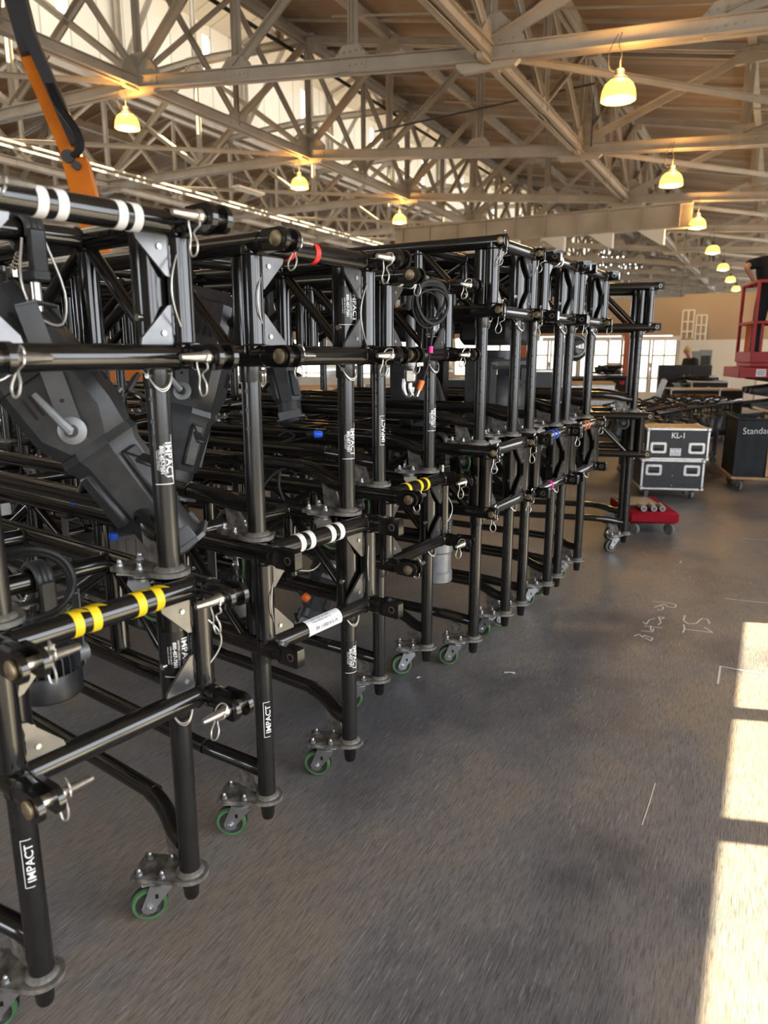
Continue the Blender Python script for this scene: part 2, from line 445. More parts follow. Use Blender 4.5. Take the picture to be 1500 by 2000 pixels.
def label_mesh(R, kind):
    """printed wrap label around a tube of radius R; kind 'full' reads downward, 'mark' reads upward."""
    def f():
        b = B()
        if kind == 'full':
            h, th0, th1 = .125, math.radians(-168), math.radians(-72)
            def P(x, y, o=0): return ((R+o)*math.cos(TH+y/R), (R+o)*math.sin(TH+y/R), -x)
            TH = (th0+th1)/2; hw = (th1-th0)/2*R
            n = 14
            def patch(x0,x1,y0,y1,o,key):
                b.m(key); vs = []; fs = []
                for i in range(n+1):
                    y = y0+(y1-y0)*i/n; vs += [P(x0,y,o),P(x1,y,o)]
                fs = [(2*i,2*i+1,2*i+3,2*i+2) for i in range(n)]
                b.add(vs,fs)
            patch(-h/2,h/2,-hw,hw,.0005,'decal')
            patch(h/2-.0035,h/2-.0015,-hw,hw,.0009,'ink')
            patch(-h/2,h/2-.0015,hw-.0016,hw-.0004,.0009,'ink')
            b.m('ink')
            b.text('IMPACT',.024,lambda x,y: P(x+.002,y+hw*.56,.001),bold=.0003,width=1.12,wrap=.006)
            b.text('LIGHTING | AUDIO | VIDEO',.0066,lambda x,y: P(x,y+hw*.13,.001),width=1.0)
            b.text('800-457-7501',.0125,lambda x,y: P(x,y-hw*.16,.001),bold=.0003,width=1.02,wrap=.006)
            b.text('16985 San Antonio Dr',.0058,lambda x,y: P(x,y-hw*.42,.001))
            b.text('Hayward, CA 94544',.0058,lambda x,y: P(x,y-hw*.62,.001))
        else:
            TH = math.radians(-105)
            def P(x, y, o=0): return ((R+o)*math.cos(TH-y/R), (R+o)*math.sin(TH-y/R), x)
            b.m('ink'); b.text('IMPACT',.025,lambda x,y: P(x,y,.001),bold=.0003,width=1.12,wrap=.006)
            def strip(x0,x1,y0,y1):
                n = 6; vs = []
                for i in range(n+1):
                    y = y0+(y1-y0)*i/n; vs += [P(x0,y,.001),P(x1,y,.001)]
                b.add(vs,[(2*i,2*i+2,2*i+3,2*i+1) for i in range(n)])
            strip(-.062,.062,.015,.0165); strip(.060,.062,-.006,.0165); strip(-.062,-.060,-.004,.0165)
        return b.mesh('label_'+kind)
    return shared(('label',R,kind), f)

def aim_wheel(t, x, y):      # casters were all rolled sideways last, so they stand with their faces to the aisle
    w = Matrix.Rotation(t.rotation_euler.z,3,'Z') @ Vector((x,y,0)) + t.location
    return math.atan2(-w.y,-w.x) - t.rotation_euler.z + rnd.uniform(-.3,.3)
def truss(label, loc, deg, zb, coupler, bars=(), labels=(), holes=False, upper=False, short=0.0, tread='green', group=None, wheelrot=(0,0), lanyards=True, bentlabel=False):
    """One box truss with four legs on casters. loc: between its front legs, wheels at z=0. zb: height of the lower chords."""
    t = thing('rigging_truss', label, 'truss', loc, math.radians(deg-90)+0, group)
    t.rotation_euler = (0,0,math.radians(deg))
    zt = zb+H
    sh = lambda k, f: shared(k, f)
    for s in (-1,1):
        for zi, z in ((0,zb),(1,zt)):
            c = inst('chord', sh('chord',m_chord), t, (s*CX,0,z))
            if coupler[zi] == 'f':
                inst('fork_coupler', sh('fork',m_fork), c, (0,YF-.045,0))
                inst('pin', sh('pin',m_pin), c, (0,YF-.128,0), (0,0 if s > 0 else PI,0))
                inst('spring_clip', sh(('clip',s),lambda: m_clip(s,.25*s)), c, (-s*.0,YF-.128,0), (0,rnd.uniform(-.35,.35),0))
            elif coupler[zi] == 'c':
                inst('end_cap', sh('cap',m_cap), c, (0,YF-.045,0))
                inst('spring_clip', sh(('clip',s),lambda: m_clip(s,.25*s)), c, (s*.05,YF-.05,-.03), (0,rnd.uniform(-.35,.35),0))
            else:
                inst('tongue_coupler', sh('tongue',m_tongue), c, (0,YF-.04+short,0))
            inst('tongue_coupler' , sh('tongue_r',lambda: m_tongue(True)), c, (0,YR+.04,0))
    for y, front in ((YF,True),(YR,False)):
        for zi, z in ((0,zb),(1,zt)):
            e = inst('end_bar', sh('bar',m_bar), t, (0,y,z))
            if front:
                for (bi, key, x, tail) in bars:
                    if bi == zi: inst('tape_band', m_tape(key,.022 if tail<2 else .02,tail%2), e, (x,0,0), (rnd.uniform(-.2,.2),0,0))
        for s in (-1,1):
            inst('corner_post', sh('post',m_post), t, (s*CX,y,zb))
            for sz, z in ((-1,zb),(1,zt)):
                inst('gusset', sh(('gus',s,sz),lambda: m_gusset(s,sz)), t, (s*CX,y,z))
    ys = [.32,.80,1.28,1.76]
    for s in (-1,1):
        for y in ys+[LEN-.12]: inst('side_post', sh('sp',m_sidepost), t, (s*CX,y,zb))
        yy = [.03]+ys
        for i in range(len(yy)-1):
            dy = yy[i+1]-yy[i]-.02
            inst('diagonal_brace', sh(('dg',round(dy,3),i%2),lambda: m_diag(dy,i%2==0)), t, (s*CX,yy[i]+.01,zb))
    for y in ys: inst('cross_strut', sh('strut',m_strut), t, (0,y,zt))
    for y in (ys[1],ys[3]): inst('cross_strut', sh('strut',m_strut), t, (0,y,zb))
    for yi, y in ((0,0),(1,LEN)):
        for s in (-1,1):
            sl = inst('sleeve', sh('sleeve',m_sleeve), t, (s*LX,y,zb), (0,0,0 if s > 0 else math.radians(100)))
            lg = inst('leg', sh(('leg',zb,holes),lambda: m_leg(zb,holes)), t, (s*LX,y,0))
            pr = math.radians(30)
            if upper: pr = math.radians(12)*s
            if yi: pr = PI-pr
            pl = inst('caster_plate', sh('plate',m_plate), t, (s*LX,y,0), (0,0,pr))
            if not upper: inst('foot', sh('foot',m_foot), t, (s*LX,y,0))
            d = Vector((-math.sin(pr)*.092, math.cos(pr)*.092, 0))
            wr = aim_wheel(t,s*LX+d.x,y+d.y)+(wheelrot[0 if s<0 else 1]) if not upper else .5*s
            d = d-Vector((-math.sin(wr)*.034, math.cos(wr)*.034, 0))
            ca = inst('caster_fork', sh('caster',m_caster), t, (s*LX+d.x, y+d.y, 0), (0,0,math.radians(90)*0+wr))
            inst('wheel', sh(('wheel',tread),lambda: m_wheel(tread)), ca)
            if yi == 0:
                if lanyards: inst('lanyard', sh('lan',m_lanyard), sl)
                inst('rail_bracket', sh(('br',s),lambda: m_bracket(s)), t)
    for s in (-1,1): inst('base_rail', sh(('rail',s),lambda: m_rail(s)), t)
    for (where, s, z, kind) in labels:
        R = SR if where == 's' else LR
        o = inst('printed_label', label_mesh(R,kind), t, (s*LX,0,z))
        o['label'] = 'black printed label with white lettering' if kind == 'full' else 'white printed lettering in a thin border'
    return t
def local(mid, deg, x, y, z):
    a = math.radians(deg); return Vector((mid[0]+x*math.cos(a)-y*math.sin(a), mid[1]+x*math.sin(a)+y*math.cos(a), z))
def safety(tr, x, z0, z1, sag, out=.02):
    """thin steel safety cable looped between two gussets at the front of a truss"""
    b = B().m('cable_steel'); pts = []
    for i in range(9):
        u = i/8; pts.append((x-sag*math.sin(PI*u)*(1 if x>0 else -1), YF-out-.02*math.sin(PI*u), z0+(z1-z0)*u))
    b.tube(pts,.0022,n=6,sub=3); return b.obj('safety_cable', None, tr)

STK = {1:((-.687,1.609),52.8), 2:((-.2615,2.3175),53.2), 3:((.0965,3.22),57.0), 4:((.5785,3.695),58.5), 5:((.9325,4.235),57.5), 6:((1.271,4.773),57.6), 7:((2.03,5.94),76.0)}
def at(k, z=0): return (*STK[k][0], z)
T = {}
up = lambda zb: zb+H+CR-.14
# lower row
T['1l'] = truss('lower black truss with yellow tape rings, in the stack nearest the camera', at(1), STK[1][1], .71, 'ff',
    [(1,'yellow',-.088,1),(1,'yellow',-.045,1),(1,'yellow',.072,1),(1,'yellow',.122,1)], [('s',1,.83,'full'),('l',-1,.47,'mark')])
T['1u'] = truss('upper black truss with four white tape rings and a big spotlight, nearest stack', at(1,up(.71)), STK[1][1], .69, 'ff',
    [(1,'white',-.078,0),(1,'white',-.036,0),(1,'white',.098,0),(1,'white',.136,0)], [('l',1,.44,'full')], upper=True)
T['2l'] = truss('lower black truss with four white tape rings and square tongue ends', at(2), STK[2][1], .71, 'tt',
    [(1,'white',-.105,0),(1,'white',-.06,0),(1,'white',.04,0),(1,'white',.085,0)], [('l',1,.50,'full'),('l',-1,.44,'mark')])
T['2u'] = truss('upper black truss with two red tape rings on its end bar', at(2,up(.71)), STK[2][1], .69, 'ff',
    [(1,'red',-.115,2),(1,'red',-.01,2)], [('s',1,.85,'full'),('l',1,.40,'full')], upper=True)
T['3l'] = truss('lower black truss with yellow tape rings under the coiled cable stack', at(3), STK[3][1], .71, 'ff',
    [(1,'yellow',-.10,2),(1,'yellow',-.0,2),(1,'yellow',.06,2)], [], upper=False)
T['3u'] = truss('upper black truss with white tape and a black cable coil on its end', at(3,up(.71)), STK[3][1], .69, 'ff',
    [(1,'white',-.17,2),(1,'white',-.07,2)], [('s',1,.83,'full'),('l',1,.40,'full'),('l',-1,.38,'mark')], upper=True)
T['4l'] = truss('lower plain black truss with drilled legs beside the yellow-taped one', at(4), STK[4][1], .83, 'cc', [], [], holes=True)
T['4u'] = truss('topmost plain truss whose long upper chord rises above the coiled cable', at(4,up(.83)), STK[4][1], .77, 'cc', [], [], holes=True, upper=True)
T['5l'] = truss('lower black truss with blue tape above and pink tape below', at(5), STK[5][1], .83, 'tt',
    [(1,'blue',-.03,2),(1,'blue',.03,2),(0,'pink',-.02,2)], [], short=.055, holes=True)
T['5u'] = truss('upper black truss with two thin white rings, behind the tallest plain one', at(5,up(.83)), STK[5][1], .77, 'tt',
    [(1,'white',-.09,2),(1,'white',-.04,2)], [], short=.055, holes=True, upper=True)
T['6l'] = truss('lower black truss with two thin orange tape rings', at(6), STK[6][1], .83, 'tc',
    [(1,'orange_tape',-.05,2),(1,'orange_tape',.02,2)], [], short=.055, holes=True)
T['6u'] = truss('upper black truss last in the tight row, no tape on its bars', at(6,up(.83)), STK[6][1], .77, 'ct', [], [], short=.055, holes=True, upper=True)
T['7l'] = truss('lower truss of the separate stack beside the red dolly', at(7), STK[7][1], .81, 'tt', [], [], short=.055, holes=True, tread='greywheel', wheelrot=(.9,.9))
T['7u'] = truss('upper truss of the separate stack beside the red dolly', at(7,up(.81)), STK[7][1], .79, 'tt', [], [], short=.055, holes=True, upper=True, tread='greywheel')
for k, x, z0, z1, sg in (('1u',.235,.92,.76,.035),('2u',-.235,.92,.76,-.04),('1l',.24,.94,.78,-.05),('2l',.235,.93,.80,.03),('2l',-.235,.78,.93,-.03),('3l',.235,.94,.78,-.04),('2u',.235,.92,.72,.06)):
    safety(T[k], x, z0, z1, sg)

# ------------------------------------------------------------------ the hall: local axes w (across, to the sunny side), s (along), z
HA = math.atan2(-.469,.883)
E1 = Vector((.469,.883,0)); E2 = Vector((.883,-.469,0))
def HW(s, w, z=0): return E1*s + E2*w + Vector((0,0,z))
def hall(b, name, key=None, sharp=38):
    o = b.obj(name, key, None, (0,0,0), (0,0,HA), sharp); return tag(o, kind='structure')

S0, S1 = -14, 86
# floor: dark worn boards/asphalt with brushed streaks
fm = bpy.data.materials.new('worn_floor'); fm.use_nodes = True
nt = fm.node_tree; N = nt.nodes; L = nt.links; bs = N['Principled BSDF']
tc = N.new('ShaderNodeTexCoord')
def mapping(scale, rot=0):
    m = N.new('ShaderNodeMapping'); m.inputs['Scale'].default_value = scale; m.inputs['Rotation'].default_value = (0,0,rot); L.new(tc.outputs['Object'], m.inputs['Vector']); return m
def noise(vec, scale, detail=6, rough=.6, dist=0):
    n = N.new('ShaderNodeTexNoise'); n.inputs['Scale'].default_value = scale; n.inputs['Detail'].default_value = detail; n.inputs['Roughness'].default_value = rough; n.inputs['Distortion'].default_value = dist
    L.new(vec.outputs[0], n.inputs['Vector']); return n
def ramp(src, stops):
    r = N.new('ShaderNodeValToRGB'); e = r.color_ramp.elements
    while len(e) < len(stops): e.new(.5)
    for i,(p,c) in enumerate(stops): e[i].position = p; e[i].color = (*c,1) if len(c) == 3 else c
    L.new(src, r.inputs['Fac']); return r
def mixc(a, b, fac, mode='MIX', f=1.0):
    m = N.new('ShaderNodeMix'); m.data_type = 'RGBA'; m.blend_type = mode
    if fac is None: m.inputs[0].default_value = f
    else: L.new(fac, m.inputs[0])
    L.new(a, m.inputs[6]); L.new(b, m.inputs[7]); return m
big = noise(mapping((1,.7,1)), .75, 5, .6)
base = ramp(big.outputs['Fac'], [(.40,(.105,.104,.113)),(.50,(.20,.187,.182)),(.58,(.26,.212,.172)),(.66,(.20,.19,.187))])  # brown stops put warm reflected light into the floor colour
st1 = noise(mapping((240,13,1), .10), 1.0, 8, .72, .15)          # streaks along the hall
st2 = noise(mapping((210,14,1), math.radians(66)), 1.0, 7, .7, .1)   # crossing scuffs
r1 = ramp(st1.outputs['Fac'], [(.42,(.56,.56,.57)),(.50,(1,1,1)),(.66,(1.0,1.0,1.0))])
r2 = ramp(st2.outputs['Fac'], [(.40,(.72,.72,.72)),(.50,(1,1,1))])
c1 = mixc(base.outputs[0], r1.outputs[0], None, 'MULTIPLY'); c2 = mixc(c1.outputs[2], r2.outputs[0], None, 'MULTIPLY')
sc = noise(mapping((190,9,1), math.radians(9)), 1.0, 4, .6)
rs = ramp(sc.outputs['Fac'], [(.60,(0,0,0)),(.645,(1,1,1))])
pt = noise(mapping((1,1,1)), 1.7, 3); rp = ramp(pt.outputs['Fac'], [(.40,(.08,.08,.08)),(.62,(.8,.8,.8))])
mk = mixc(rs.outputs[0], rp.outputs[0], None, 'MULTIPLY')
pale = N.new('ShaderNodeRGB'); pale.outputs[0].default_value = (.36,.34,.32,1)
c3 = mixc(c2.outputs[2], pale.outputs[0], mk.outputs[2])
L.new(c3.outputs[2], bs.inputs['Base Color'])
rr = ramp(st1.outputs['Fac'], [(.3,(.33,.33,.33)),(.7,(.50,.50,.50))]); L.new(rr.outputs[0], bs.inputs['Roughness'])
bs.inputs['Specular IOR Level'].default_value = .45
ad = N.new('ShaderNodeMath'); ad.operation = 'ADD'; L.new(st1.outputs['Fac'], ad.inputs[0]); L.new(st2.outputs['Fac'], ad.inputs[1])
bp = N.new('ShaderNodeBump'); bp.inputs['Strength'].default_value = .35; bp.inputs['Distance'].default_value = .004
L.new(ad.outputs[0], bp.inputs['Height']); L.new(bp.outputs['Normal'], bs.inputs['Normal'])
M['floor'] = fm
b = B().m('floor'); b.add([(-36.5,-14,0),(6,-14,0),(6,S1,0),(-36.5,S1,0)],[(0,1,2,3)]); b.add([(-36.5,-14,-.2),(6,-14,-.2),(6,S1,-.2),(-36.5,S1,-.2)],[(3,2,1,0)]); hall(b,'floor')

# ceiling boards (lines run across the hall)
def boards(name, c0, c1, axis, scale):
    m = bpy.data.materials.new(name); m.use_nodes = True; nt = m.node_tree; b = nt.nodes['Principled BSDF']
    tc = nt.nodes.new('ShaderNodeTexCoord'); sp = nt.nodes.new('ShaderNodeSeparateXYZ'); nt.links.new(tc.outputs['Object'], sp.inputs[0])
    mu = nt.nodes.new('ShaderNodeMath'); mu.operation = 'MULTIPLY'; mu.inputs[1].default_value = scale; nt.links.new(sp.outputs[axis], mu.inputs[0])
    fr = nt.nodes.new('ShaderNodeMath'); fr.operation = 'FRACT'; nt.links.new(mu.outputs[0], fr.inputs[0])
    fl = nt.nodes.new('ShaderNodeMath'); fl.operation = 'FLOOR'; nt.links.new(mu.outputs[0], fl.inputs[0])
    wn = nt.nodes.new('ShaderNodeTexWhiteNoise'); wn.noise_dimensions = '1D'; nt.links.new(fl.outputs[0], wn.inputs['W'])
    r = nt.nodes.new('ShaderNodeValToRGB'); r.color_ramp.elements[0].color = (*c0,1); r.color_ramp.elements[1].color = (*c1,1); nt.links.new(wn.outputs['Value'], r.inputs['Fac'])
    g = nt.nodes.new('ShaderNodeValToRGB'); e = g.color_ramp.elements; e[0].position = 0; e[0].color = (.35,.35,.35,1); e[1].position = .06; e[1].color = (1,1,1,1); nt.links.new(fr.outputs[0], g.inputs['Fac'])
    mx = nt.nodes.new('ShaderNodeMix'); mx.data_type = 'RGBA'; mx.blend_type = 'MULTIPLY'; mx.inputs[0].default_value = 1
    nt.links.new(r.outputs['Color'], mx.inputs[6]); nt.links.new(g.outputs['Color'], mx.inputs[7]); nt.links.new(mx.outputs[2], b.inputs['Base Color'])
    b.inputs['Roughness'].default_value = .7; M[name] = m
boards('ceiling_boards', (.26,.165,.09), (.345,.23,.13), 1, 3.2)
boards('monitor_boards', (.74,.67,.52), (.82,.75,.60), 1, 1.0)
M['hallwall'] = mat('hall_wall', (.42,.37,.29), .7, noise=(.36,.31,.24), nscale=1.2)
M['whitewall'] = mat('white_wall', (.68,.64,.55), .65, noise=(.62,.58,.49), nscale=.8)
M['tanwall'] = mat('tan_wall', (.42,.30,.18), .65, noise=(.36,.25,.15), nscale=.8)
M['doorgrey'] = mat('door_grey', (.20,.23,.24), .5, noise=(.17,.2,.21), nscale=2)
M['redbrown'] = mat('redbrown_post', (.35,.10,.045), .6, noise=(.28,.08,.04), nscale=3)
S0, S1 = -14, 86
EAVE, TOPZ, WM0, WM1, WR, WL = 6.5, 10.0, -12.4, -18.6, 6.0, -37.0
def slab(b, pts, t=.12):
    n = len(pts); vs = [Vector(p) for p in pts]+[Vector(p)+Vector((0,0,t)) for p in pts]
    b.add(vs,[tuple(range(n)),tuple(range(n,2*n))[::-1]]+[(i,n+i,n+(i+1)%n,(i+1)%n) for i in range(n)])
b = B().m('ceiling_boards'); slab(b,[(WM0,S0,TOPZ),(WR,S0,EAVE),(WR,S1,EAVE),(WM0,S1,TOPZ)]); hall(b,'ceiling')
b = B().m('ceiling_boards'); slab(b,[(WL,S0,EAVE),(WM1,S0,TOPZ),(WM1,S1,TOPZ),(WL,S1,EAVE)]); hall(b,'ceiling_west')
# roof monitor: boarded far wall with slit windows, sunny slope with an unseen overhang added to limit the sun
MT, MR, SHADE_OUT = 12.7, 13.7, .6
b = B().m('monitor_boards')
y = S0
while y < S1:
    b.box((WM1-.05, y+2.8, (TOPZ+MT)/2),(.1,5.6,MT-TOPZ)); b.box((WM1-.05,y+5.8,TOPZ+.45),(.1,.4,.9)); b.box((WM1-.05,y+5.8,MT-.15),(.1,.4,.3)); y += 6.0
hall(b,'wall_monitor_west')
b = B().m('monitor_boards')
for y in range(S0,S1,6):
    b.box((WM0+.05, y+3, TOPZ+.25),(.1,6,.5)); b.box((WM0+.05,y+3,MT-.2),(.1,6,.4)); b.box((WM0+.05,y+.3,(TOPZ+MT)/2),(.1,.6,MT-TOPZ))
hall(b,'wall_monitor_east')
b = B().m('monitor_boards'); slab(b,[(WM1,S0,MT),(-15.5,S0,MR),(-15.5,S1,MR),(WM1,S1,MT)]); hall(b,'ceiling_monitor')
b = B().m('monitor_boards'); slab(b,[(-15.5,S0,MR),(WM0+SHADE_OUT,S0,MT-.32*SHADE_OUT),(WM0+SHADE_OUT,S1,MT-.32*SHADE_OUT),(-15.5,S1,MR)]); hall(b,'ceiling_monitor_sunshade')
# sunny side wall with its tall windows
b = B().m('hallwall')
WX = 5.6; SILL, HEAD = .9, 5.08
def wallbox(s0,s1,z0,z1): b.box((WX+.12,(s0+s1)/2,(z0+z1)/2),(.24,s1-s0,z1-z0))
# sun comes from azimuth (w .95, s .31): each opening slides by SH along s between wall and its patch edge
ops = [(-9.2,-4.6),(-3.9,-.6),(.0,6.53),(17,20.5),(23,27),(30,34),(37,41),(43,47),(50,58),(61,69),(72,82)]  # farthest openings are unseen, added to keep the far hall from going dark
prev = S0
for a,c in ops:
    wallbox(prev,a,0,EAVE); wallbox(a,c,0,SILL); wallbox(a,c,HEAD,EAVE); prev = c
wallbox(prev,S1,0,EAVE)
hall(b,'wall_east')
# mullions
k = 1
for a,c in ops:
    b = B().m('steel')
    if abs(c-6.53) < .01: bars = [(5.21,.11),(4.29,.13)]+[(x,.12) for x in (3.35,2.4,1.5,.7)]
    else: bars = [(a+(c-a)*i/4,.12) for i in (1,2,3)]
    for x,wd in bars: b.box((WX+.1,x,(SILL+HEAD)/2),(.06,wd,HEAD-SILL))
    b.box((WX+.1,(a+c)/2,3.0),(.05,c-a,.05))
    hall(b,'window_%d'%k); k += 1
# west wall and end wall
b = B().m('hallwall')
prev = S0
for a,c in [(2,8),(11,17),(20,26),(29,35),(38,44),(48,58),(62,74)]:  # openings added in this wall to light the ceiling on that side
    for s0,s1,z0,z1 in ((prev,a,0,EAVE),(a,c,0,1.2),(a,c,4.6,EAVE)): b.box((WL,(s0+s1)/2,(z0+z1)/2),(.24,s1-s0,z1-z0))
    prev = c
b.box((WL,(prev+S1)/2,EAVE/2),(.24,S1-prev,EAVE)); hall(b,'wall_west')
b = B().m('hallwall')
def endwall(w0,w1,z0,z1): b.box(((w0+w1)/2,S1+.1,(z0+z1)/2),(w1-w0,.2,z1-z0))
w = WL
while w < WR-1:
    endwall(w,w+1.5,0,6.4); endwall(w+1.5,w+5.4,0,.5); endwall(w+1.5,w+5.4,4.4,6.4); w += 5.4
endwall(w,WR,0,6.4)
b.add([(WL,S1+.1,6.4),(WR,S1+.1,6.4),(WM0,S1+.1,10.1),(WM1,S1+.1,10.1)],[(0,1,2,3)]); hall(b,'wall_north')

b = B().m('hallwall')
for a,c,z0,z1 in ((WL,-10,0,10.1),(-10,-3,5.0,10.1),(-3,WR,0,10.1)): b.box(((a+c)/2,S0,(z0+z1)/2),(c-a,.2,z1-z0))  # unseen wall added behind the camera to cut sky reflections on the tubes
hall(b,'wall_south')
b = B().m('steel')
g0 = 23.3
b.box((-7.2,g0,5.42),(9.5,.03,.62)); b.box((-7.2,g0,5.74),(9.5,.3,.04)); b.box((-7.2,g0,5.10),(9.5,.3,.04))
for i in range(10): b.box((-11.6+i*.98,g0,5.42),(.03,.26,.6))
b.m('whitewall')
for i in range(6): b.prism([(0,0),(-.75,0),(-.1,-.42),(0,-.42)],.25,Matrix.Translation((-10.4+i*1.45,g0,5.08)) @ MXZ)
hall(b,'roof_girder')
# ---- roof steel: cross trusses every 6 m, longitudinal bracing on the two node lines
def angle_bar(b, p, q, w=.12, t=.012, gap=.02):
    """two L-angles back to back between p and q"""
    p = Vector(p); q = Vector(q); d = (q-p); x = Vector((0,0,1)).cross(d)
    x = x.normalized() if x.length > 1e-4 else Vector((1,0,0)); y = d.normalized().cross(x)
    ln = d.length; c = (p+q)/2; R = Matrix((x,y,d.normalized())).transposed()
    for s in (-1,1):
        b.box(c+x*(s*(gap/2+t/2)),(t,w,ln),R); b.box(c+x*(s*(gap/2+w*.4))+y*(w/2-t/2),(w*.8,t,ln),R)
def chordbar(b, p, q, h=.22, w=.24):
    p = Vector(p); q = Vector(q); d = q-p; x = Vector((0,0,1)).cross(d).normalized(); y = d.normalized().cross(x)
    R = Matrix((x,y,d.normalized())).transposed(); c = (p+q)/2; ln = d.length
    for s in (-1,1):
        b.box(c+x*(s*.035),(.016,h,ln),R); b.box(c+x*(s*(.035+w*.2))-y*(h/2-.008),(w*.4,.016,ln),R); b.box(c+x*(s*(.035+w*.16))+y*(h/2-.008),(w*.32,.016,ln),R)
def gus(b, c, w, h, axis='w', ch=.3, rivets=False):
    c = Vector(c); k = ch*min(w,h)
    o = [(-w/2,-h/2+k*.3),(-w/2+k*.3,-h/2),(w/2-k*.3,-h/2),(w/2,-h/2+k*.3),(w/2,h/2-k),(w/2-k,h/2),(-w/2+k,h/2),(-w/2,h/2-k)]
    Mx = MXZ if axis == 'w' else MYZ
    b.prism(o,.11,Matrix.Translation(c) @ Mx)
    if rivets:
        for i in range(5):
            for z in (-h*.25,0,h*.25):
                p = Vector((( -w*.38+w*.19*i),-.058,z)) if axis=='w' else Vector((.058,-w*.38+w*.19*i,z))
                b.sphere(c+p,.018,6,4)
def lowz(w):
    pts = [(WL+.4,5.6),(-33,5.75),(-26.7,6.06),(-19.3,6.8),(-11.67,6.8),(-4.33,6.06),(-.5,5.8),(WX,5.4)]
    for (a,za),(c,zc) in zip(pts,pts[1:]):
        if a <= w <= c: return za+(zc-za)*(w-a)/(c-a)
    return 5.5
def topz(w):
    if w >= WM0: return EAVE-.28+(TOPZ-EAVE)*(WR-w)/(WR-WM0)
    if w <= WM1: return EAVE-.28+(TOPZ-EAVE)*(w-WL)/(WM1-WL)
    return TOPZ-.28
nodes = [-36.4,-33,-29.85,-26.7,-24.25,-21.8,-19.3,-15.5,-11.67,-9.22,-6.78,-4.33,-1.0,2.3,5.5]
SK = [11.6+6*k for k in range(13)]
for ki, s in enumerate(SK):
    b = B().m('steel')
    for a,c in zip(nodes,nodes[1:]):
        chordbar(b,(a,s,lowz(a)),(c,s,lowz(c)))
    for a,c in zip(nodes,nodes[1:]):
        chordbar(b,(a,s,topz(a)),(c,s,topz(c)),.18,.2)
    for i,a in enumerate(nodes):
        angle_bar(b,(a,s,lowz(a)+.1),(a,s,topz(a)-.08),.11)
        if a in (-19.3,-11.67,-4.33,-26.7): gus(b,(a,s,lowz(a)+.16),1.05,.75,'w',.45,ki<3)
        else: gus(b,(a,s,lowz(a)+.1),.6,.42,'w',.35,ki<3)
        gus(b,(a,s,topz(a)-.08),.6,.4,'w',.1,ki<3)
    for i in range(len(nodes)-1):
        a,c = nodes[i],nodes[i+1]
        up_first = (i%2 == 0)
        if a in (-15.5,) or c in (-15.5,):
            angle_bar(b,(a,s,lowz(a)+.1),(c,s,topz(c)-.1),.13); angle_bar(b,(a,s,topz(a)-.1),(c,s,lowz(c)+.1),.13)
        elif (a in (-11.67,-4.33,-19.3,-26.7)): angle_bar(b,(a,s,lowz(a)+.12),(c,s,topz(c)-.1),.14)
        elif (c in (-11.67,-4.33,-19.3,-26.7)): angle_bar(b,(a,s,topz(a)-.1),(c,s,lowz(c)+.12),.14)
        else: angle_bar(b,(a,s,lowz(a)+.1),(c,s,topz(c)-.1),.12)
    # frame of the monitor above the truss
    for w0 in (WM0-.15,WM1+.15): angle_bar(b,(w0,s,topz(w0)),(w0,s,MT),.16)
    angle_bar(b,(WM0-.15,s,MT),(-15.5,s,MR-.1),.14); angle_bar(b,(WM1+.15,s,MT),(-15.5,s,MR-.1),.14)
    angle_bar(b,(-15.5,s,topz(-15.5)),(-15.5,s,MR-.1),.1)
    angle_bar(b,(WM1+.15,s,topz(-15)),(-15.5,s,MR-.1),.12); angle_bar(b,(WM0-.15,s,topz(-15)),(-15.5,s,MR-.1),.12)
    tag(hall(b,'roof_truss'), None, None)
# longitudinal bracing
for w0,hh in ((-11.67,2.0),(-4.33,1.6),(-19.3,2.0),(-26.7,1.6)):
    b = B().m('steel'); z0 = lowz(w0)
    ss = [S0+.1]+[5.6]+SK+[S1-.1]
    for a,c in zip(ss,ss[1:]):
        chordbar(b,(w0,a,z0),(w0,c,z0),.2,.22)
        zt_ = topz(w0)-.05
        chordbar(b,(w0,a,zt_),(w0,c,zt_),.16,.16)
        m_ = (a+c)/2
        angle_bar(b,(w0,m_,z0),(w0,m_,zt_),.09); gus(b,(w0,m_,z0+.08),.5,.36,'s',.35)
        for q in ((a,m_),(m_,c)):
            angle_bar(b,(w0,q[0],z0+.1),(w0,q[1],zt_-.1),.09); angle_bar(b,(w0,q[0],zt_-.1),(w0,q[1],z0+.1),.09)
        gus(b,(w0,a,z0+.15),.9,.6,'s',.4)
    hall(b,'roof_bracing')
# purlins under the boards
for w0 in [5,2.3,-1,-4.33,-6.78,-9.22,-11.9,-19.1,-21.8,-24.25,-26.7,-29.85,-33,-36]:
    b = B().m('steel'); z = topz(w0)+.16
    b.box((w0,(S0+S1)/2,z),(.09,S1-S0,.26)); b.box((w0,(S0+S1)/2,z-.13),(.16,S1-S0,.02)); hall(b,'roof_purlin')
# rafters between the trusses
b = B().m('steel')
for i in range(int((S1-S0)/2)):
    s = S0+1+2*i
    for (wa,wb) in ((WM0,WX),(WL+.3,WM1)):
        b.box(((wa+wb)/2,s,(topz(wa)+topz(wb))/2+.27),(abs(wb-wa)*1.015,.07,.1),RY(math.atan2(topz(wa)-topz(wb),wb-wa)))
hall(b,'roof_rafter')
# plan bracing in the plane of the bottom chords
b = B().m('steel')
for s in [5.6]+SK[:-1]:
    for (wa,wb) in ((-11.67,-4.33),(-4.33,2.3),(-19.3,-11.67),(-26.7,-19.3)):
        angle_bar(b,(wa,s,lowz(wa)),(wb,s+6,lowz(wb)),.09) if wa != -11.67 else None
hall(b,'roof_tie_bar')
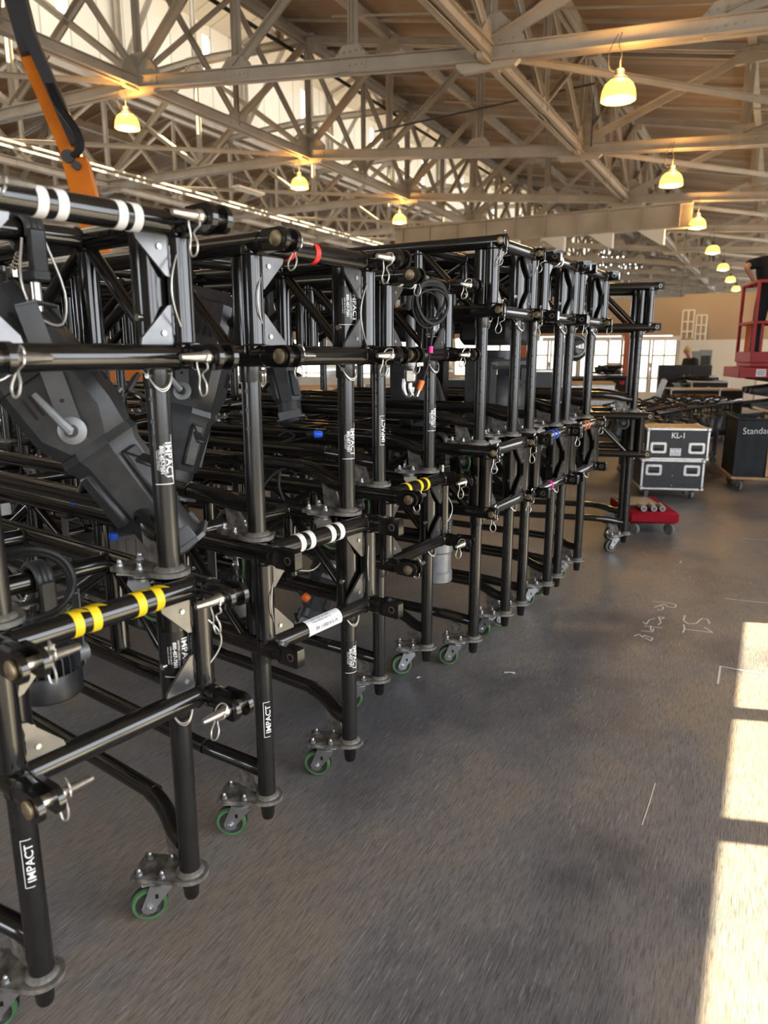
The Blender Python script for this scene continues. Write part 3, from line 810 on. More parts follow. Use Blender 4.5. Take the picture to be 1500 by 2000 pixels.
# conduits and pipes
def pipe(name, label, pts, r, key, cat='pipe'):
    b = B().m(key); b.tube([HW(*p) for p in pts], r, n=8); o = b.obj(name); return tag(o,label,cat)
pipe('conduit','pale pair of conduit pipes running along the hall under the roof',[(4,-17.3,6.72),(80,-17.3,6.72)],.035,'steel')
pipe('water_pipe','thin white water pipe beside the pale conduit pair under the roof',[(4,-17.55,6.66),(80,-17.55,6.66)],.03,'whitewall')
pipe('power_cable','thick black cable along the upper edge of the boarded roof slope',[(2,-12.15,9.45),(80,-12.15,9.45)],.05,'cable','cable')
pipe('sprinkler_pipe','thin dark sprinkler pipe with a drop crossing the far roof truss',[(17.2,-9.4,7.0),(17.2,-4.0,7.25),(17.2,-4.0,6.0)],.022,'inkdark')
pipe('sprinkler_pipe','thin pale pipe running across the boarded ceiling above the lamps',[(14.6,-9,8.55),(14.6,5,6.25)],.025,'steel')
pipe('sprinkler_pipe','thin pale pipe across the ceiling beyond the second lamp',[(20.6,-9,8.55),(20.6,5,6.25)],.025,'steel')

# pendant lamps on two lines

M['lampglass'] = mat('lamp_glass', (.80,.55,.16), .3, emit=(1,.62,.13), estr=1.5)
M['lampbulb'] = mat('lamp_lens', (1,.95,.8), .3, emit=(1,.78,.36), estr=5)
for k_ in ('lampglass','lampbulb'): M[k_].cycles.emission_sampling = 'NONE'
def m_dome():
    b = B().m('lampglass'); b.lathe((0,0,0),(0,0,1),[(.262,0),(.268,.004),(.265,.05),(.25,.13),(.215,.20),(.15,.25),(.08,.268),(.08,.262),(.145,.243),(.205,.195),(.24,.125),(.255,.05),(.256,.004)],n=32,cap=False); return b.mesh('lamp_shade')
def m_lampl():
    b = B().m('lampbulb'); b.lathe((0,0,.012),(0,0,-1),[(.246,-.006),(.23,.006),(.16,.03),(.08,.045),(.0,.05)],n=28); return b.mesh('lamp_lens')
def m_ballast():
    b = B().m('inkdark'); b.lathe((0,0,.26),(0,0,1),[(.13,0),(.135,.012),(.11,.04),(.075,.05),(.075,.12),(.06,.135),(.0,.14)],n=20); b.cyl((0,0,.39),(0,0,.52),.012,n=8); return b.mesh('lamp_housing')
def m_cord():
    b = B().m('inkdark'); b.tube([(0,0,.5),(.02,.02,.6),(-.03,.03,.72),(0,0,.86)],.008,n=6,sub=3); b.tube([(-.06,0,.36),(-.16,.02,.40),(-.17,.03,.62),(-.05,.02,.84)],.007,n=6,sub=3); return b.mesh('lamp_cord')
ordn = ['first','second','third','fourth','fifth','sixth','seventh']
for (w0,dz,line) in ((-2.3,.45,'over the open aisle'),(-11.8,.45,'on the boom lift side')):
    for i, s in enumerate(SK[:7]):
        z = (5.92 if w0 > -5 else 6.8)-.86
        o = thing('pendant_lamp', 'lit yellow dome lamp %s, %s along the hall' % (line, ordn[i]), 'lamp', HW(s-.25,w0,z), 0, 'dome lamps under the roof trusses')
        for nm, f in (('lamp_shade',m_dome),('lamp_lens',m_lampl),('lamp_housing',m_ballast),('lamp_cord',m_cord)):
            inst(nm, shared(nm,f), o).scale = (.9,.9,1)
        if i > 4: continue
        ld = bpy.data.lights.new('lamp_bulb','POINT'); ld.energy = 120; ld.color = (1,.60,.22); ld.shadow_soft_size = .12
        lo = bpy.data.objects.new('lamp_bulb', ld); COL.objects.link(lo); lo.parent = o; lo.location = (0,0,-.09)
        if i > 2: continue
        ld2 = bpy.data.lights.new('lamp_uplight','POINT'); ld2.energy = 40; ld2.color = (1,.52,.14); ld2.shadow_soft_size = .08
        lo = bpy.data.objects.new('lamp_uplight', ld2); COL.objects.link(lo); lo.parent = o; lo.location = (0.0,-.14,.42)
# fluorescent fixture hung beside the conduits
o = thing('strip_light','pale unlit strip light hanging by the white conduits','lamp',HW(19.5,-15.2,6.6),HA)
b = B().m('whitewall'); b.cbox((0,0,0),(.3,1.3,.09),.02); b.obj('light_housing',None,o)
b = B().m('paper'); b.cyl((-.07,-.6,-.06),(-.07,.6,-.06),.018,n=8); b.cyl((.07,-.6,-.06),(.07,.6,-.06),.018,n=8); b.obj('light_tube',None,o)
b = B().m('inkdark'); b.cyl((0,-.5,.04),(0,-.5,.4),.006,n=6); b.cyl((0,.5,.04),(0,.5,.4),.006,n=6); b.obj('hanger_rod',None,o)

# ------------------------------------------------------------------ light
wd = bpy.data.worlds.new('sky'); SC.world = wd; wd.use_nodes = True
bgn = wd.node_tree.nodes['Background']; bgn.inputs[0].default_value = (.90,.95,1,1); bgn.inputs[1].default_value = SKY
sd = bpy.data.lights.new('sun','SUN'); sun = bpy.data.objects.new('sun', sd); COL.objects.link(sun)
sd.energy = SUN; sd.color = (1,.85,.56); sd.angle = math.radians(.2)
az = (E2*.952+E1*.306).normalized(); el = math.radians(39.7)
sdir = az*math.cos(el)+Vector((0,0,math.sin(el)))
sun.rotation_euler = (-sdir).to_track_quat('-Z','Y').to_euler(); sun.location = HW(5,12,20)

# ------------------------------------------------------------------ lights and cables hung in the trusses
def orient(p, axis, spin=0.0):
    """matrix that puts local -Z along axis at p"""
    z = -Vector(axis).normalized(); x, y, _ = frame_from(z)
    R = Matrix((x,y,z)).transposed().to_4x4(); return Matrix.Translation(Vector(p)) @ R @ Matrix.Rotation(spin,4,'Z')
def cable(name, label, pts, r, key='cable', cat='cable', sub=5, group=None):
    b = B().m(key); b.tube(pts, r, n=8, sub=sub); o = b.obj(name); return tag(o,label,cat,group)
def octo(r, n=8, ph=.5): return [(r*math.cos(2*PI*(i+ph)/n), r*math.sin(2*PI*(i+ph)/n)) for i in range(n)]
def loft(b, secs):
    """secs: list of (z, outline) with equal point counts"""
    n = len(secs[0][1]); vs = [(x,y,z) for z,o in secs for x,y in o]; fs = []
    for k in range(len(secs)-1):
        for i in range(n):
            j = (i+1)%n; fs.append((k*n+i,(k+1)*n+i,(k+1)*n+j,k*n+j))
    fs += [tuple(range(n)), tuple(range((len(secs)-1)*n,len(secs)*n))[::-1]]
    b.add(vs,fs)
def sq(w, h, ch): return [(w/2,-h/2+ch),(w/2,h/2-ch),(w/2-ch,h/2),(-w/2+ch,h/2),(-w/2,h/2-ch),(-w/2,-h/2+ch),(-w/2+ch,-h/2),(w/2-ch,-h/2)]
def clamp(root, p, r=.03):
    """hook clamp over a pipe of radius r whose centre is p (pipe runs along local x of root)"""
    p = Vector(p); b = B().m('fix')
    arc = [p+Vector((0,(r+.012)*math.cos(a),(r+.012)*math.sin(a))) for a in [math.radians(x) for x in range(-60,215,20)]]
    for dx in (-.014,0,.014): b.tube([q+Vector((dx,0,0)) for q in arc],.011,n=8)
    b.cbox(p+Vector((0,-.045,-.05)),(.045,.022,.11),.006); b.cbox(p+Vector((0,-.02,-.105)),(.05,.075,.03),.006)
    b.obj('hook_clamp',None,root)
    b = B().m('pinsteel'); b.cyl(p+Vector((0,.02,-.02)),p+Vector((0,.12,-.12)),.007,n=10)
    for i in range(10): b.lathe(p+Vector((0,.04+.008*i,-.04-.008*i)),(0,1,-1),[(.007,0),(.0085,.003),(.007,.006)],n=10,cap=False)
    b.cbox(p+Vector((0,.09,-.09)),(.02,.03,.03),.004); b.cyl(p+Vector((0,-.02,-.11)),p+Vector((0,-.02,-.19)),.014,n=12)
    b.obj('clamp_bolt',None,root)
def profile_spot(label, hang, pivot, axis, size=1.0, yaw=0.0, group='profile spotlights hung in the trusses', key='fix', seed=0):
    """long-barrelled theatre spotlight: clamp at hang, yoke straps down to pivot, barrel pointing along axis."""
    hang = Vector(hang); pivot = Vector(pivot)
    root = thing('profile_spotlight', label, 'spotlight', hang, yaw, group)
    Ri = Matrix.Rotation(-yaw,4,'Z') @ Matrix.Translation(-hang)
    T = Ri @ orient(pivot, axis) @ Matrix.Scale(size,4)
    # spin so that local x is the yoke axis = horizontal, perpendicular to axis
    b = B().m(key); b.T = T
    loft(b,[(.40,sq(.15,.15,.03)),(.385,sq(.20,.20,.03)),(.16,sq(.235,.235,.03)),(.02,sq(.235,.235,.03)),(-.05,sq(.205,.205,.05))])
    b.m('decal')
    for s in (-1,1):
        for i in range(5):
            b.box((s*.11,-.05+.025*i,.28),(.022,.008,.075)); b.box((-.05+.025*i,s*.11,.28),(.008,.022,.075))
        for i in range(3): b.box((-.06+.02*i,s*.1185,.10),(.007,.004,.06)); b.box((s*.1185,-.06+.02*i,.10),(.004,.007,.06))
    b.m('black')
    for s in (-1,1): b.box((s*.119,0,.16),(.003,.235,.004)); b.box((0,s*.119,.16),(.235,.003,.004))
    b.obj('lamp_housing',None,root)
    b = B().m(key); b.T = T
    for k in range(7): b.box((-.075+.025*k,0,.415),(.006,.15,.05))
    b.obj('heat_sink',None,root)
    b = B().m(key); b.T = T
    loft(b,[(-.05,octo(.112)),(-.075,octo(.118)),(-.10,octo(.105)),(-.30,octo(.092)),(-.31,octo(.088))])
    for k in range(4):
        a = PI/4+PI/2*k; c = Vector((math.cos(a)*.098,math.sin(a)*.098,-.20)); b.cbox(c,(.05,.022,.17),.005,RZ(a+PI/2))
    b.obj('barrel',None,root)
    b = B().m(key); b.T = T
    b.lathe((0,0,-.30),(0,0,-1),[(.078,0),(.078,.12),(.072,.125),(.068,.14)],n=26)
    b.obj('lens_tube',None,root)
    b = B().m('lens'); b.T = T; b.lathe((0,0,-.436),(0,0,-1),[(.066,0),(.05,.012),(.0,.02)],n=20); b.obj('lens',None,root)
    b = B().m('yoke'); b.T = T
    b.prism(sq(.19,.19,.02),.012,Matrix.Translation((0,0,-.425)))
    for s in (-1,1): b.cbox((s*.086,0,-.40),(.008,.15,.05),.002)
    b.obj('gel_frame_holder',None,root)
    # shutter handles
    for k,(a,tilt) in enumerate(((.6,.5),(2.3,-.4),(3.9,.35))):
        b = B().m('fix'); b.T = T @ Matrix.Translation((0,0,-.06)) @ Matrix.Rotation(a,4,'Z') @ Matrix.Rotation(tilt,4,'Y')
        b.cbox((.155,0,0),(.085,.008,.004),.001); b.cbox((.225,0,0),(.075,.034,.014),.004); b.obj('shutter_handle',None,root)
    # yoke
    T0 = Ri @ Matrix.Translation(pivot); zax = -Vector(axis).normalized(); xax = frame_from(zax)[0]
    xx = (Ri.to_3x3() @ xax); top = Vector((0,0,0))+Vector((0,-.02,-.18))
    pv = Ri @ pivot
    b = B().m('yoke'); w = .135*size; wid = .026*size
    for s in (-1,1):
        lo = pv + xx*(s*w); up_ = top + xx*(s*w*.75)
        n = Vector(xx); d = (up_-lo); side = d.normalized().cross(n).normalized()
        def strip(p,q):
            vs = [p-side*wid-n*.003,p+side*wid-n*.003,q+side*wid-n*.003,q-side*wid-n*.003,p-side*wid+n*.003,p+side*wid+n*.003,q+side*wid+n*.003,q-side*wid+n*.003]
            b.add(vs,[(0,3,2,1),(4,5,6,7),(0,1,5,4),(1,2,6,5),(2,3,7,6),(3,0,4,7)])
        strip(lo-d.normalized()*.03, up_)
        c1 = up_+d.normalized()*.02; 
        b.tube([up_, up_+d.normalized()*.012-n*(s*.012), top+Vector((0,0,.02))],.001,n=4)
        b.box((up_+top)/2+Vector((0,0,.004)),(abs(w*.75)+.004,wid*2,.006),Matrix((xx,side,xx.cross(side))).transposed())
        b.m('decal')
        for f in (.25,.55): c = lo+d*f; b.cyl(c-n*.0036,c+n*.0036,.006,n=8)
        b.m('yoke')
    b.obj('yoke',None,root)
    for s in (-1,1):
        b = B().m('castgrey'); lo = pv+xx*(s*(w+.004)); b.lathe(lo,xx*s,[(.034*size,0),(.036*size,.004),(.036*size,.009),(.025*size,.012)],n=22)
        b.m('castgrey'); hd_ = (Vector((0,0,-1))*.5-xx.cross(Vector((0,0,1)))*s*.4).normalized(); b.tube([lo+xx*(s*.024),lo+xx*(s*.03)-hd_*.03,lo+xx*(s*.034)-hd_*.12],[.014,.011,.008],n=8); b.m('fix'); b.cyl(lo,lo+xx*(s*.03),.016,n=12); b.m('pinsteel'); b.cyl(lo+xx*(s*.03),lo+xx*(s*.034),.008,n=6)
        b.obj('tilt_knob',None,root)
    clamp(root,(0,0,0))
    b = B().m('cable_steel'); b.tube([(-.03,-.035,-.02),(-.05,-.05,-.12),(-.02,-.05,-.20),(.05,-.04,-.22),(.07,-.03,-.14),(.03,-.03,-.02)],.0035,n=6,sub=4)
    b.tube([(-.02,-.05,-.20),(-.06,-.06,-.30),(-.14,-.05,-.36),(-.24,-.03,-.34)],.0035,n=6,sub=4); b.obj('safety_cable',None,root)
    return root
ang = lambda k: math.radians(STK[k][1])
def loc(k,x,y,z): return local(*STK[k],x,y,z)
# big spotlight in the nearest upper truss
profile_spot('large grey profile spotlight tilted down, hung inside the upper truss with white tape', loc(1,.095,.32,1.89), (-0.815,1.955,1.407), Vector((-0.664,1.984,1.170))-Vector((-0.815,1.955,1.407)), .98, ang(1))
profile_spot('dark profile spotlight pointing down behind the upper truss with red tape', loc(2,.17,.80,1.89), (-0.766,2.892,1.427), Vector((-0.823,2.827,1.138))-Vector((-0.752,2.894,1.437)), .95, ang(2))
profile_spot('small profile spotlight showing its barrel under the middle of the red-taped truss', loc(3,-.03,.80,1.89), (-0.571,3.988,1.568), Vector((-0.538,3.949,1.392))-Vector((-0.577,3.988,1.568)), .8, ang(3))
profile_spot('profile spotlight hung low behind the white-taped lower truss, barrel near floor', loc(3,-.2,.32,1.01), (-0.252,3.228,0.636), Vector((-0.345,3.216,0.399))-Vector((-0.245,3.233,0.659)), .72, ang(3))

def par_light(label, hang, r, h, yaw, drop=.2, key='fix'):
    root = thing('par_light', label, 'stage light', hang, yaw, 'finned stage lights hung in the lower trusses')
    c = Vector((0,0,-drop))
    b = B().m(key); b.lathe(c+Vector((0,0,-h*.55)),(0,0,1),[(r*.93,0),(r,.006),(r,h*.42),(r*.97,h*.44),(r*.66,h*.45),(r*.6,h*.9)],n=36); b.obj('housing',None,root)
    b = B().m('fix')
    for i in range(24):
        a = 2*PI*i/24; d = Vector((math.cos(a),math.sin(a),0)); R = RZ(a)
        vs = [(r*.5,-.0022,-h*.12),(r*.985,-.0022,-h*.12),(r*.98,-.0022,h*.12),(r*.80,-.0022,h*.32),(r*.5,-.0022,h*.36)]
        v2 = [R @ Vector(p)+c for p in vs]; v3 = [R @ Vector((p[0],.0022,p[2]))+c for p in vs]
        n = len(vs); b.add(v2+v3,[tuple(range(n))[::-1],tuple(range(n,2*n))]+[(i_,(i_+1)%n,n+(i_+1)%n,n+i_) for i_ in range(n)])
    b.obj('cooling_fin',None,root)
    b = B().m('lens'); b.lathe(c+Vector((0,0,-h*.55)),(0,0,-1),[(r*.9,-.004),(r*.88,.002),(0,.008)],n=28); b.obj('lens',None,root)
    b = B().m('yoke')
    for s in (-1,1):
        b.box((s*(r+.012),0,-drop/2-.04),(.005,.04,drop-.02))
        b.m('castgrey'); b.lathe((s*(r-.004),0,-drop-.005),(s,0,0),[(.028,0),(.028,.03),(.02,.034)],n=18); b.m('yoke')
        b.prism([(.02*math.cos(PI*i/8),-.02*math.sin(PI*i/8)) for i in range(9)],.005,Matrix.Translation((s*(r+.012),0,-drop-.03)) @ MYZ)
    b.box((0,0,-.06),(2*r+.029,.04,.005)); b.obj('yoke',None,root)
    clamp(root,(0,0,.0)); return root
par_light('round finned stage light under the yellow-taped bar of the nearest truss', loc(1,.03,.32,1.01), .088, .17, ang(1), .235)
par_light('round finned stage light hung behind the white-taped lower truss corner', loc(2,-.042,.32,1.01), .082, .17, ang(2), .24)
# grey cylindrical fixture
o = thing('wash_light','pale grey cylinder stage light behind the small yellow-taped truss','stage light',loc(4,-.02,.32,1.13),ang(4))
b = B().m('castgrey'); b.lathe((0,0,-.40),(0,0,-1),[(.07,0),(.078,.01),(.078,.12),(.088,.13),(.088,.20),(.078,.21),(.078,.31),(.086,.32),(.086,.37),(.07,.38)],n=28); b.obj('housing',None,o)
b = B().m('fixlight')
for k in range(6): b.lathe((0,0,-.42-.015*k),(0,0,-1),[(.079,0),(.084,.002),(.084,.006),(.079,.008)],n=24,cap=False)
b.obj('cooling_rib',None,o)
b = B().m('yoke')
for s in (-1,1): b.box((s*.098,0,-.35),(.006,.04,.42))
b.box((0,0,-.14),(.2,.04,.006)); b.obj('yoke',None,o); clamp(o,(0,0,0))

def moving_head(label, p, yaw, tilt=0.0, size=1.0):
    """moving-head fixture hung upside down: base on top, two arms, round head below."""
    root = thing('moving_head', label, 'stage light', p, yaw, 'moving heads hung in the drilled-leg trusses')
    S = Matrix.Scale(size,4)
    b = B().m('fix'); b.T = S; b.cbox((0,0,-.09),(.29,.22,.11),.02); b.cyl((0,0,-.165),(0,0,-.20),.09,n=24); b.obj('base',None,root)
    b = B().m('fix'); b.T = S
    b.cbox((0,0,-.215),(.36,.14,.045),.015)
    for s in (-1,1):
        loft_pts = [(-.055,.0),(.055,.0),(.05,-.22),(.03,-.27),(-.03,-.27),(-.05,-.22)]
        b.prism(loft_pts,.06,Matrix.Translation((s*.155,0,-.22)) @ MYZ)
    b.obj('arm',None,root)
    b = B().m('fix'); b.T = S @ Matrix.Translation((0,0,-.43)) @ Matrix.Rotation(tilt,4,'X')
    b.lathe((0,0,.17),(0,0,-1),[(.0,0),(.07,.008),(.105,.04),(.118,.10),(.12,.2),(.113,.24),(.108,.25),(.116,.26),(.116,.30),(.105,.31),(.100,.36)],n=36)
    for a in (0.4,1.6,2.9,4.2,5.3): b.cbox((.112*math.cos(a),.112*math.sin(a),-.02),(.02,.06,.16),.006,RZ(a))
    b.obj('head',None,root)
    b = B().m('castgrey'); b.T = S @ Matrix.Translation((0,0,-.43)) @ Matrix.Rotation(tilt,4,'X'); b.lathe((0,0,-.19),(0,0,-1),[(.100,0),(.104,.003),(.104,.012),(.09,.014),(.088,.004)],n=32,cap=False); b.obj('bezel',None,root)
    b = B().m('lens'); b.T = S @ Matrix.Translation((0,0,-.43)) @ Matrix.Rotation(tilt,4,'X'); b.lathe((0,0,-.193),(0,0,-1),[(.09,0),(.06,.016),(0,.022)],n=26); b.obj('lens',None,root)
    for s in (-1,1): clamp(root,(s*.09,0,0))
    return root
moving_head('bulky black moving light hanging between the drilled legs, pointing straight down', loc(5,.05,.32,1.86), ang(5), .12, 1.5)
moving_head('black moving light further back in the same truss, partly behind a drilled leg', loc(5,-.05,.80,1.86), ang(5), -.35, 1.35)
moving_head('black moving light with its round lens facing the aisle, beyond the last drilled legs', loc(7,-.0,.47,2.00), math.radians(-14.5), math.radians(-95), .85)
# lights stored in the lower trusses, low behind the front posts
for k,(px,t,lab) in enumerate((((-1.108,2.790,0.788),.2,'dark stage light with a white sticker deep inside the nearest lower truss'),((-0.960,3.039,0.525),-.3,'dark stage light hanging low behind the yellow-taped bar'))):
    o = thing('strobe_light',lab,'stage light',px,.6+t)
    b = B().m('fix'); b.cbox((0,0,0),(.30,.12,.22),.015); b.obj('housing',None,o)
    b = B().m('decal')
    for i in range(6): b.box((-.11+.04*i,-.0605,.02),(.012,.003,.12))
    b.obj('vent',None,o)
    b = B().m('paper'); b.box((.09,-.0612,-.06),(.05,.002,.06)); b.m('inkdark')
    for i in range(4): b.box((.09,-.0625,-.042-.012*i),(.038,.001,.004))
    b.obj('sticker',None,o)
    b = B().m('yoke'); b.box((-.165,0,.06),(.006,.05,.26)); b.box((.165,0,.06),(.006,.05,.26)); b.box((0,0,.19),(.336,.05,.006)); b.obj('yoke',None,o)
# cables
cable('power_cable','thick black cable looped over the nearest lower truss, plug resting on its bar',
    [(-0.925,1.596,1.129),(-0.866,1.600,1.149),(-0.805,1.611,1.152),(-0.760,1.626,1.127),(-0.737,1.626,1.082),(-0.743,1.617,1.041),(-0.756,1.571,1.019),(-0.771,1.520,1.020),(-0.787,1.495,1.021)],.0075)
cable('power_cable','second thick black cable loop inside the first, over the nearest lower truss',
    [(-0.936,1.611,1.106),(-0.870,1.617,1.132),(-0.809,1.628,1.136),(-0.772,1.643,1.109),(-0.754,1.643,1.064),(-0.755,1.614,1.027),(-0.766,1.559,1.011),(-0.781,1.529,1.014)],.0072)
o = thing('cable_plug','black square cable plug lying on the yellow-taped bar','plug',(-0.793,1.486,1.025),math.radians(130))
b = B().m('rubber'); b.cbox((0,0,0),(.07,.034,.03),.006); b.cyl((.03,0,0),(.07,0,0),.011,n=12); b.obj('plug_body',None,o)
b = B().m('pinsteel')
for y in (-.008,.008): b.box((-.037,y,.004),(.004,.005,.010))
b.obj('socket_contact',None,o)
def coil(c, xax, zax, r, n, jig, seed):
    rr = random.Random(seed); pts = []
    c = Vector(c); N = 16
    for i in range(n*N):
        a = 2*PI*i/N; turn = i/N
        q = r*(1+.16*math.sin(turn*1.7+1)+.05*math.sin(3*a)); ox = jig*math.sin(turn*2.3); oz = jig*1.6*math.cos(turn*1.9)
        pts.append(c+Vector(xax)*(q*.92*math.cos(a)+ox)+Vector(zax)*(q*math.sin(a)+oz)+Vector(xax).cross(Vector(zax))*(.012*math.sin(turn*2.1)))
    return pts
a3 = ang(3); x3 = Vector((math.cos(a3),math.sin(a3),0)); o3 = Vector((math.sin(a3),-math.cos(a3),0))
cpos = loc(3,.005,-.115,1.80)
cable('coiled_cable','black cable coiled in loops over the white-taped end bar, orange plug below', coil(cpos,Vector((math.cos(.42),math.sin(.42),0)),(0,0,1),.074,5,.010,3)+[(0.210,3.238,1.877),(0.213,3.214,1.769),(0.206,3.190,1.661),(0.190,3.165,1.553),(0.168,3.149,1.478)],.0055)
b = B().m('orangeplug'); p0 = Vector((0.164,3.149,1.480)); p1 = Vector((0.151,3.140,1.441)); b.cyl(p0,p1,.014,.012,n=14); o = b.obj('cable_connector'); tag(o,'small orange cable plug at the end of the coiled cable','plug')
b = B().m('pinsteel'); b.cyl(p1,p1+(p1-p0)*.7,.009,.007,n=10); b.obj('connector_tip',None,o)
for q,lab in (((0.207,3.193,1.721),'upper pink tape wrap on the hanging tail of the coiled cable'),((0.201,3.168,1.612),'lower pink tape wrap on the hanging tail of the coiled cable')):
    b = B().m('pink'); b.cyl(Vector(q)-Vector((0,0,.014)),Vector(q)+Vector((0,0,.014)),.0105,n=12); tag(b.obj('tape_wrap'),lab,'tape')
# drop pipe with a hook clamp
o = thing('pipe_drop','vertical steel drop pipe ending in a cast silver hook, behind the coiled cable','pipe',(0.132,3.664,1.720))
top = Vector((0,0,0)); 
b = B().m('castgrey'); b.cyl((0,0,.25),(0,0,-.20),.024,n=18); b.obj('pipe',None,o)
b = B().m('paper'); b.cyl((0,0,-.185),(0,0,-.145),.0246,n=18); b.obj('sticker',None,o)
b = B().m('pinsteel'); b.cbox((0,0,-.235),(.06,.045,.075),.012)
for dx in (-.016,.016): b.tube([(dx-.012,-.005,-.25),(dx-.016,-.005,-.30),(dx,-.005,-.335),(dx+.022,-.005,-.325),(dx+.03,-.005,-.29)],.011,n=8,sub=3)
b.obj('hook',None,o)
# loose cable bits lying on the trusses
lo_ = [('thin black cable arcing over the lower truss between the two nearest legs',[(-0.481,2.684,1.002),(-0.462,2.706,1.098),(-0.412,2.718,1.152),(-0.369,2.721,1.165),(-0.334,2.687,1.151)],.005),
 ('black cable loop standing behind the white-taped lower bar',[(-0.404,2.769,1.152),(-0.410,2.755,1.089),(-0.388,2.740,1.021),(-0.404,2.729,0.972)],.005),
 ('thin pale wire arc low between the first and second stacks',[(-0.627,2.646,1.060),(-0.588,2.651,1.083),(-0.544,2.649,1.074),(-0.525,2.642,1.042)],.0025),
 ('thin wire with a bent end among the stored pipes behind the second stack',[(-0.517,3.497,1.201),(-0.475,3.502,1.223),(-0.438,3.496,1.198),(-0.513,3.490,1.169),(-0.425,3.494,1.186),(-0.325,3.498,1.206),(-0.263,3.502,1.225)],.004)]
for lab,pts,r in lo_: cable('loose_cable',lab,pts,r,'cable_steel' if r < .003 else 'cable','cable')
def plug(label, p, q, key, r=.014):
    b = B().m(key); p = Vector(p); q = Vector(q); b.lathe(p,q-p,[(r*.7,0),(r,.006),(r,(q-p).length*.7),(r*.75,(q-p).length)],n=14); o = b.obj('cable_connector'); tag(o,label,'plug')
    b = B().m('rubber'); b.cyl(p,p-(q-p)*.8,r*.6,r*.35,n=10); b.obj('connector_boot',None,o)
plug('bright blue cable plug lying among the stored pipes behind the second stack',(-0.340,3.449,1.216),(-0.296,3.449,1.216),'blueplug',.018)
plug('blue cable plug hanging beside the white-taped lower bar',(-0.094,2.539,0.948),(-0.107,2.533,0.921),'blueplug',.016)
plug('orange cable plug hanging inside the white-taped lower truss',(-0.305,2.568,0.708),(-0.282,2.563,0.690),'orangeplug',.016)
plug('blue plug deep inside the nearest lower truss',(-0.981,2.522,0.963),(-0.981,2.515,0.934),'blueplug',.018)
plug('small red plug on the plate of the second upper leg',(-0.516,2.380,1.016),(-0.497,2.382,1.023),'redplug',.010)
plug('blue plug on the far side of the nearest lower truss',(-1.002,2.254,1.140),(-0.986,2.252,1.132),'blueplug',.014)
# long serial sticker on the lower bar of the second stack
def bar_sticker():
    b = B(); TH = math.radians(-110)
    def P(x,y,o): return (x,(CR+o)*math.cos(TH+0-y/CR+PI/2+PI/2),(CR+o)*math.sin(TH-y/CR+PI)) 
    def P(x,y,o):
        a = math.radians(150)-y/CR; return (x,(CR+o)*math.cos(a),(CR+o)*math.sin(a))
    n = 10; hw = .032; b.m('paper'); vs = []
    for i in range(n+1):
        y = -hw+2*hw*i/n; vs += [P(-.09,y,.0004),P(.075,y,.0004)]
    b.add(vs,[(2*i,2*i+1,2*i+3,2*i+2) for i in range(n)])
    b.m('inkdark'); b.text('SN 1105014 S-19',.016,lambda x,y: P(x-.005,y-.012,.0009),bold=.0003,width=.95,wrap=.006)
    b.text('TRUSS  PRE-RIG  BOX  30',.008,lambda x,y: P(x-.02,y+.010,.0009)); b.text('LOAD  TABLE  SEE  SHEET',.008,lambda x,y: P(x-.02,y+.020,.0009))
    return b.mesh('sticker')
bar = [c for c in T['2l'].children if c.name.startswith('end_bar') and abs(c.location.y-YF) < 1e-4 and abs(c.location.z-.71) < 1e-4][0]
s_ = inst('sticker',bar_sticker(),bar); s_['label'] = 'long pale sticker with dark serial print'

# ------------------------------------------------------------------ second row of stacked trusses further from the aisle
def behind(k, d=2.85):
    a = math.radians(STK[k][1]); m = STK[k][0]; return (m[0]-math.sin(a)*d, m[1]+math.cos(a)*d)
for k, zb, nm in ((3,.71,'second'),(4,.83,'third'),(5,.83,'fourth'),(6,.83,'fifth')):
    m = behind(k); u_ = zb-.02 if zb < .8 else zb-.06
    for lv in (0,1):
        truss('%s black truss of the %s stack in the rear row, behind the aisle row' % ('upper' if lv else 'lower', nm), (*m, up(zb) if lv else 0), STK[k][1], u_ if lv else zb, 'tt', holes=True, upper=bool(lv), lanyards=False)

# ------------------------------------------------------------------ facade of the rooms further down the hall
M['daypane'] = mat('daylight_glow_pane', (.9,.9,.85), .4, emit=(1,.93,.80), estr=1.5)  # panes emit to stand in for daylight outside
M['daypane'].cycles.emission_sampling = 'NONE'
FS = 26.0; DW = -.45
b = B().m('whitewall')
b.box((-.3+DW,FS,1.0),(4.0,.16,2.0)); hall(b,'wall_partition')
b = B().m('tanwall'); b.box((-.3+DW,FS+.02,2.72),(4.0,.14,1.44)); b.box((-5.2+DW,FS,2.75),(5.8,.14,1.2)); b.box((-16.1+DW,FS,2.75),(16,.14,1.3)); hall(b,'wall_partition_upper')
b = B().m('whitewall'); b.box((-4.6+DW,FS-.05,2.06),(4.6,.2,.14)); b.box((-5.2+DW,FS,.15),(5.8,.16,.3)); b.box((-16.1+DW,FS,.3),(16,.16,.6)); hall(b,'trim_1')
b = B().m('tanwall'); b.add([(-2.4,FS+.1,3.4),(1.8,FS+.1,3.0),(1.8,FS+6,3.0),(-2.4,FS+6,3.4)],[(0,1,2,3)]); b.add([(-2.4,FS+.1,3.36),(1.8,FS+.1,2.96),(1.8,FS+6,2.96),(-2.4,FS+6,3.36)],[(3,2,1,0)]); hall(b,'ceiling_partition')
wn = 20
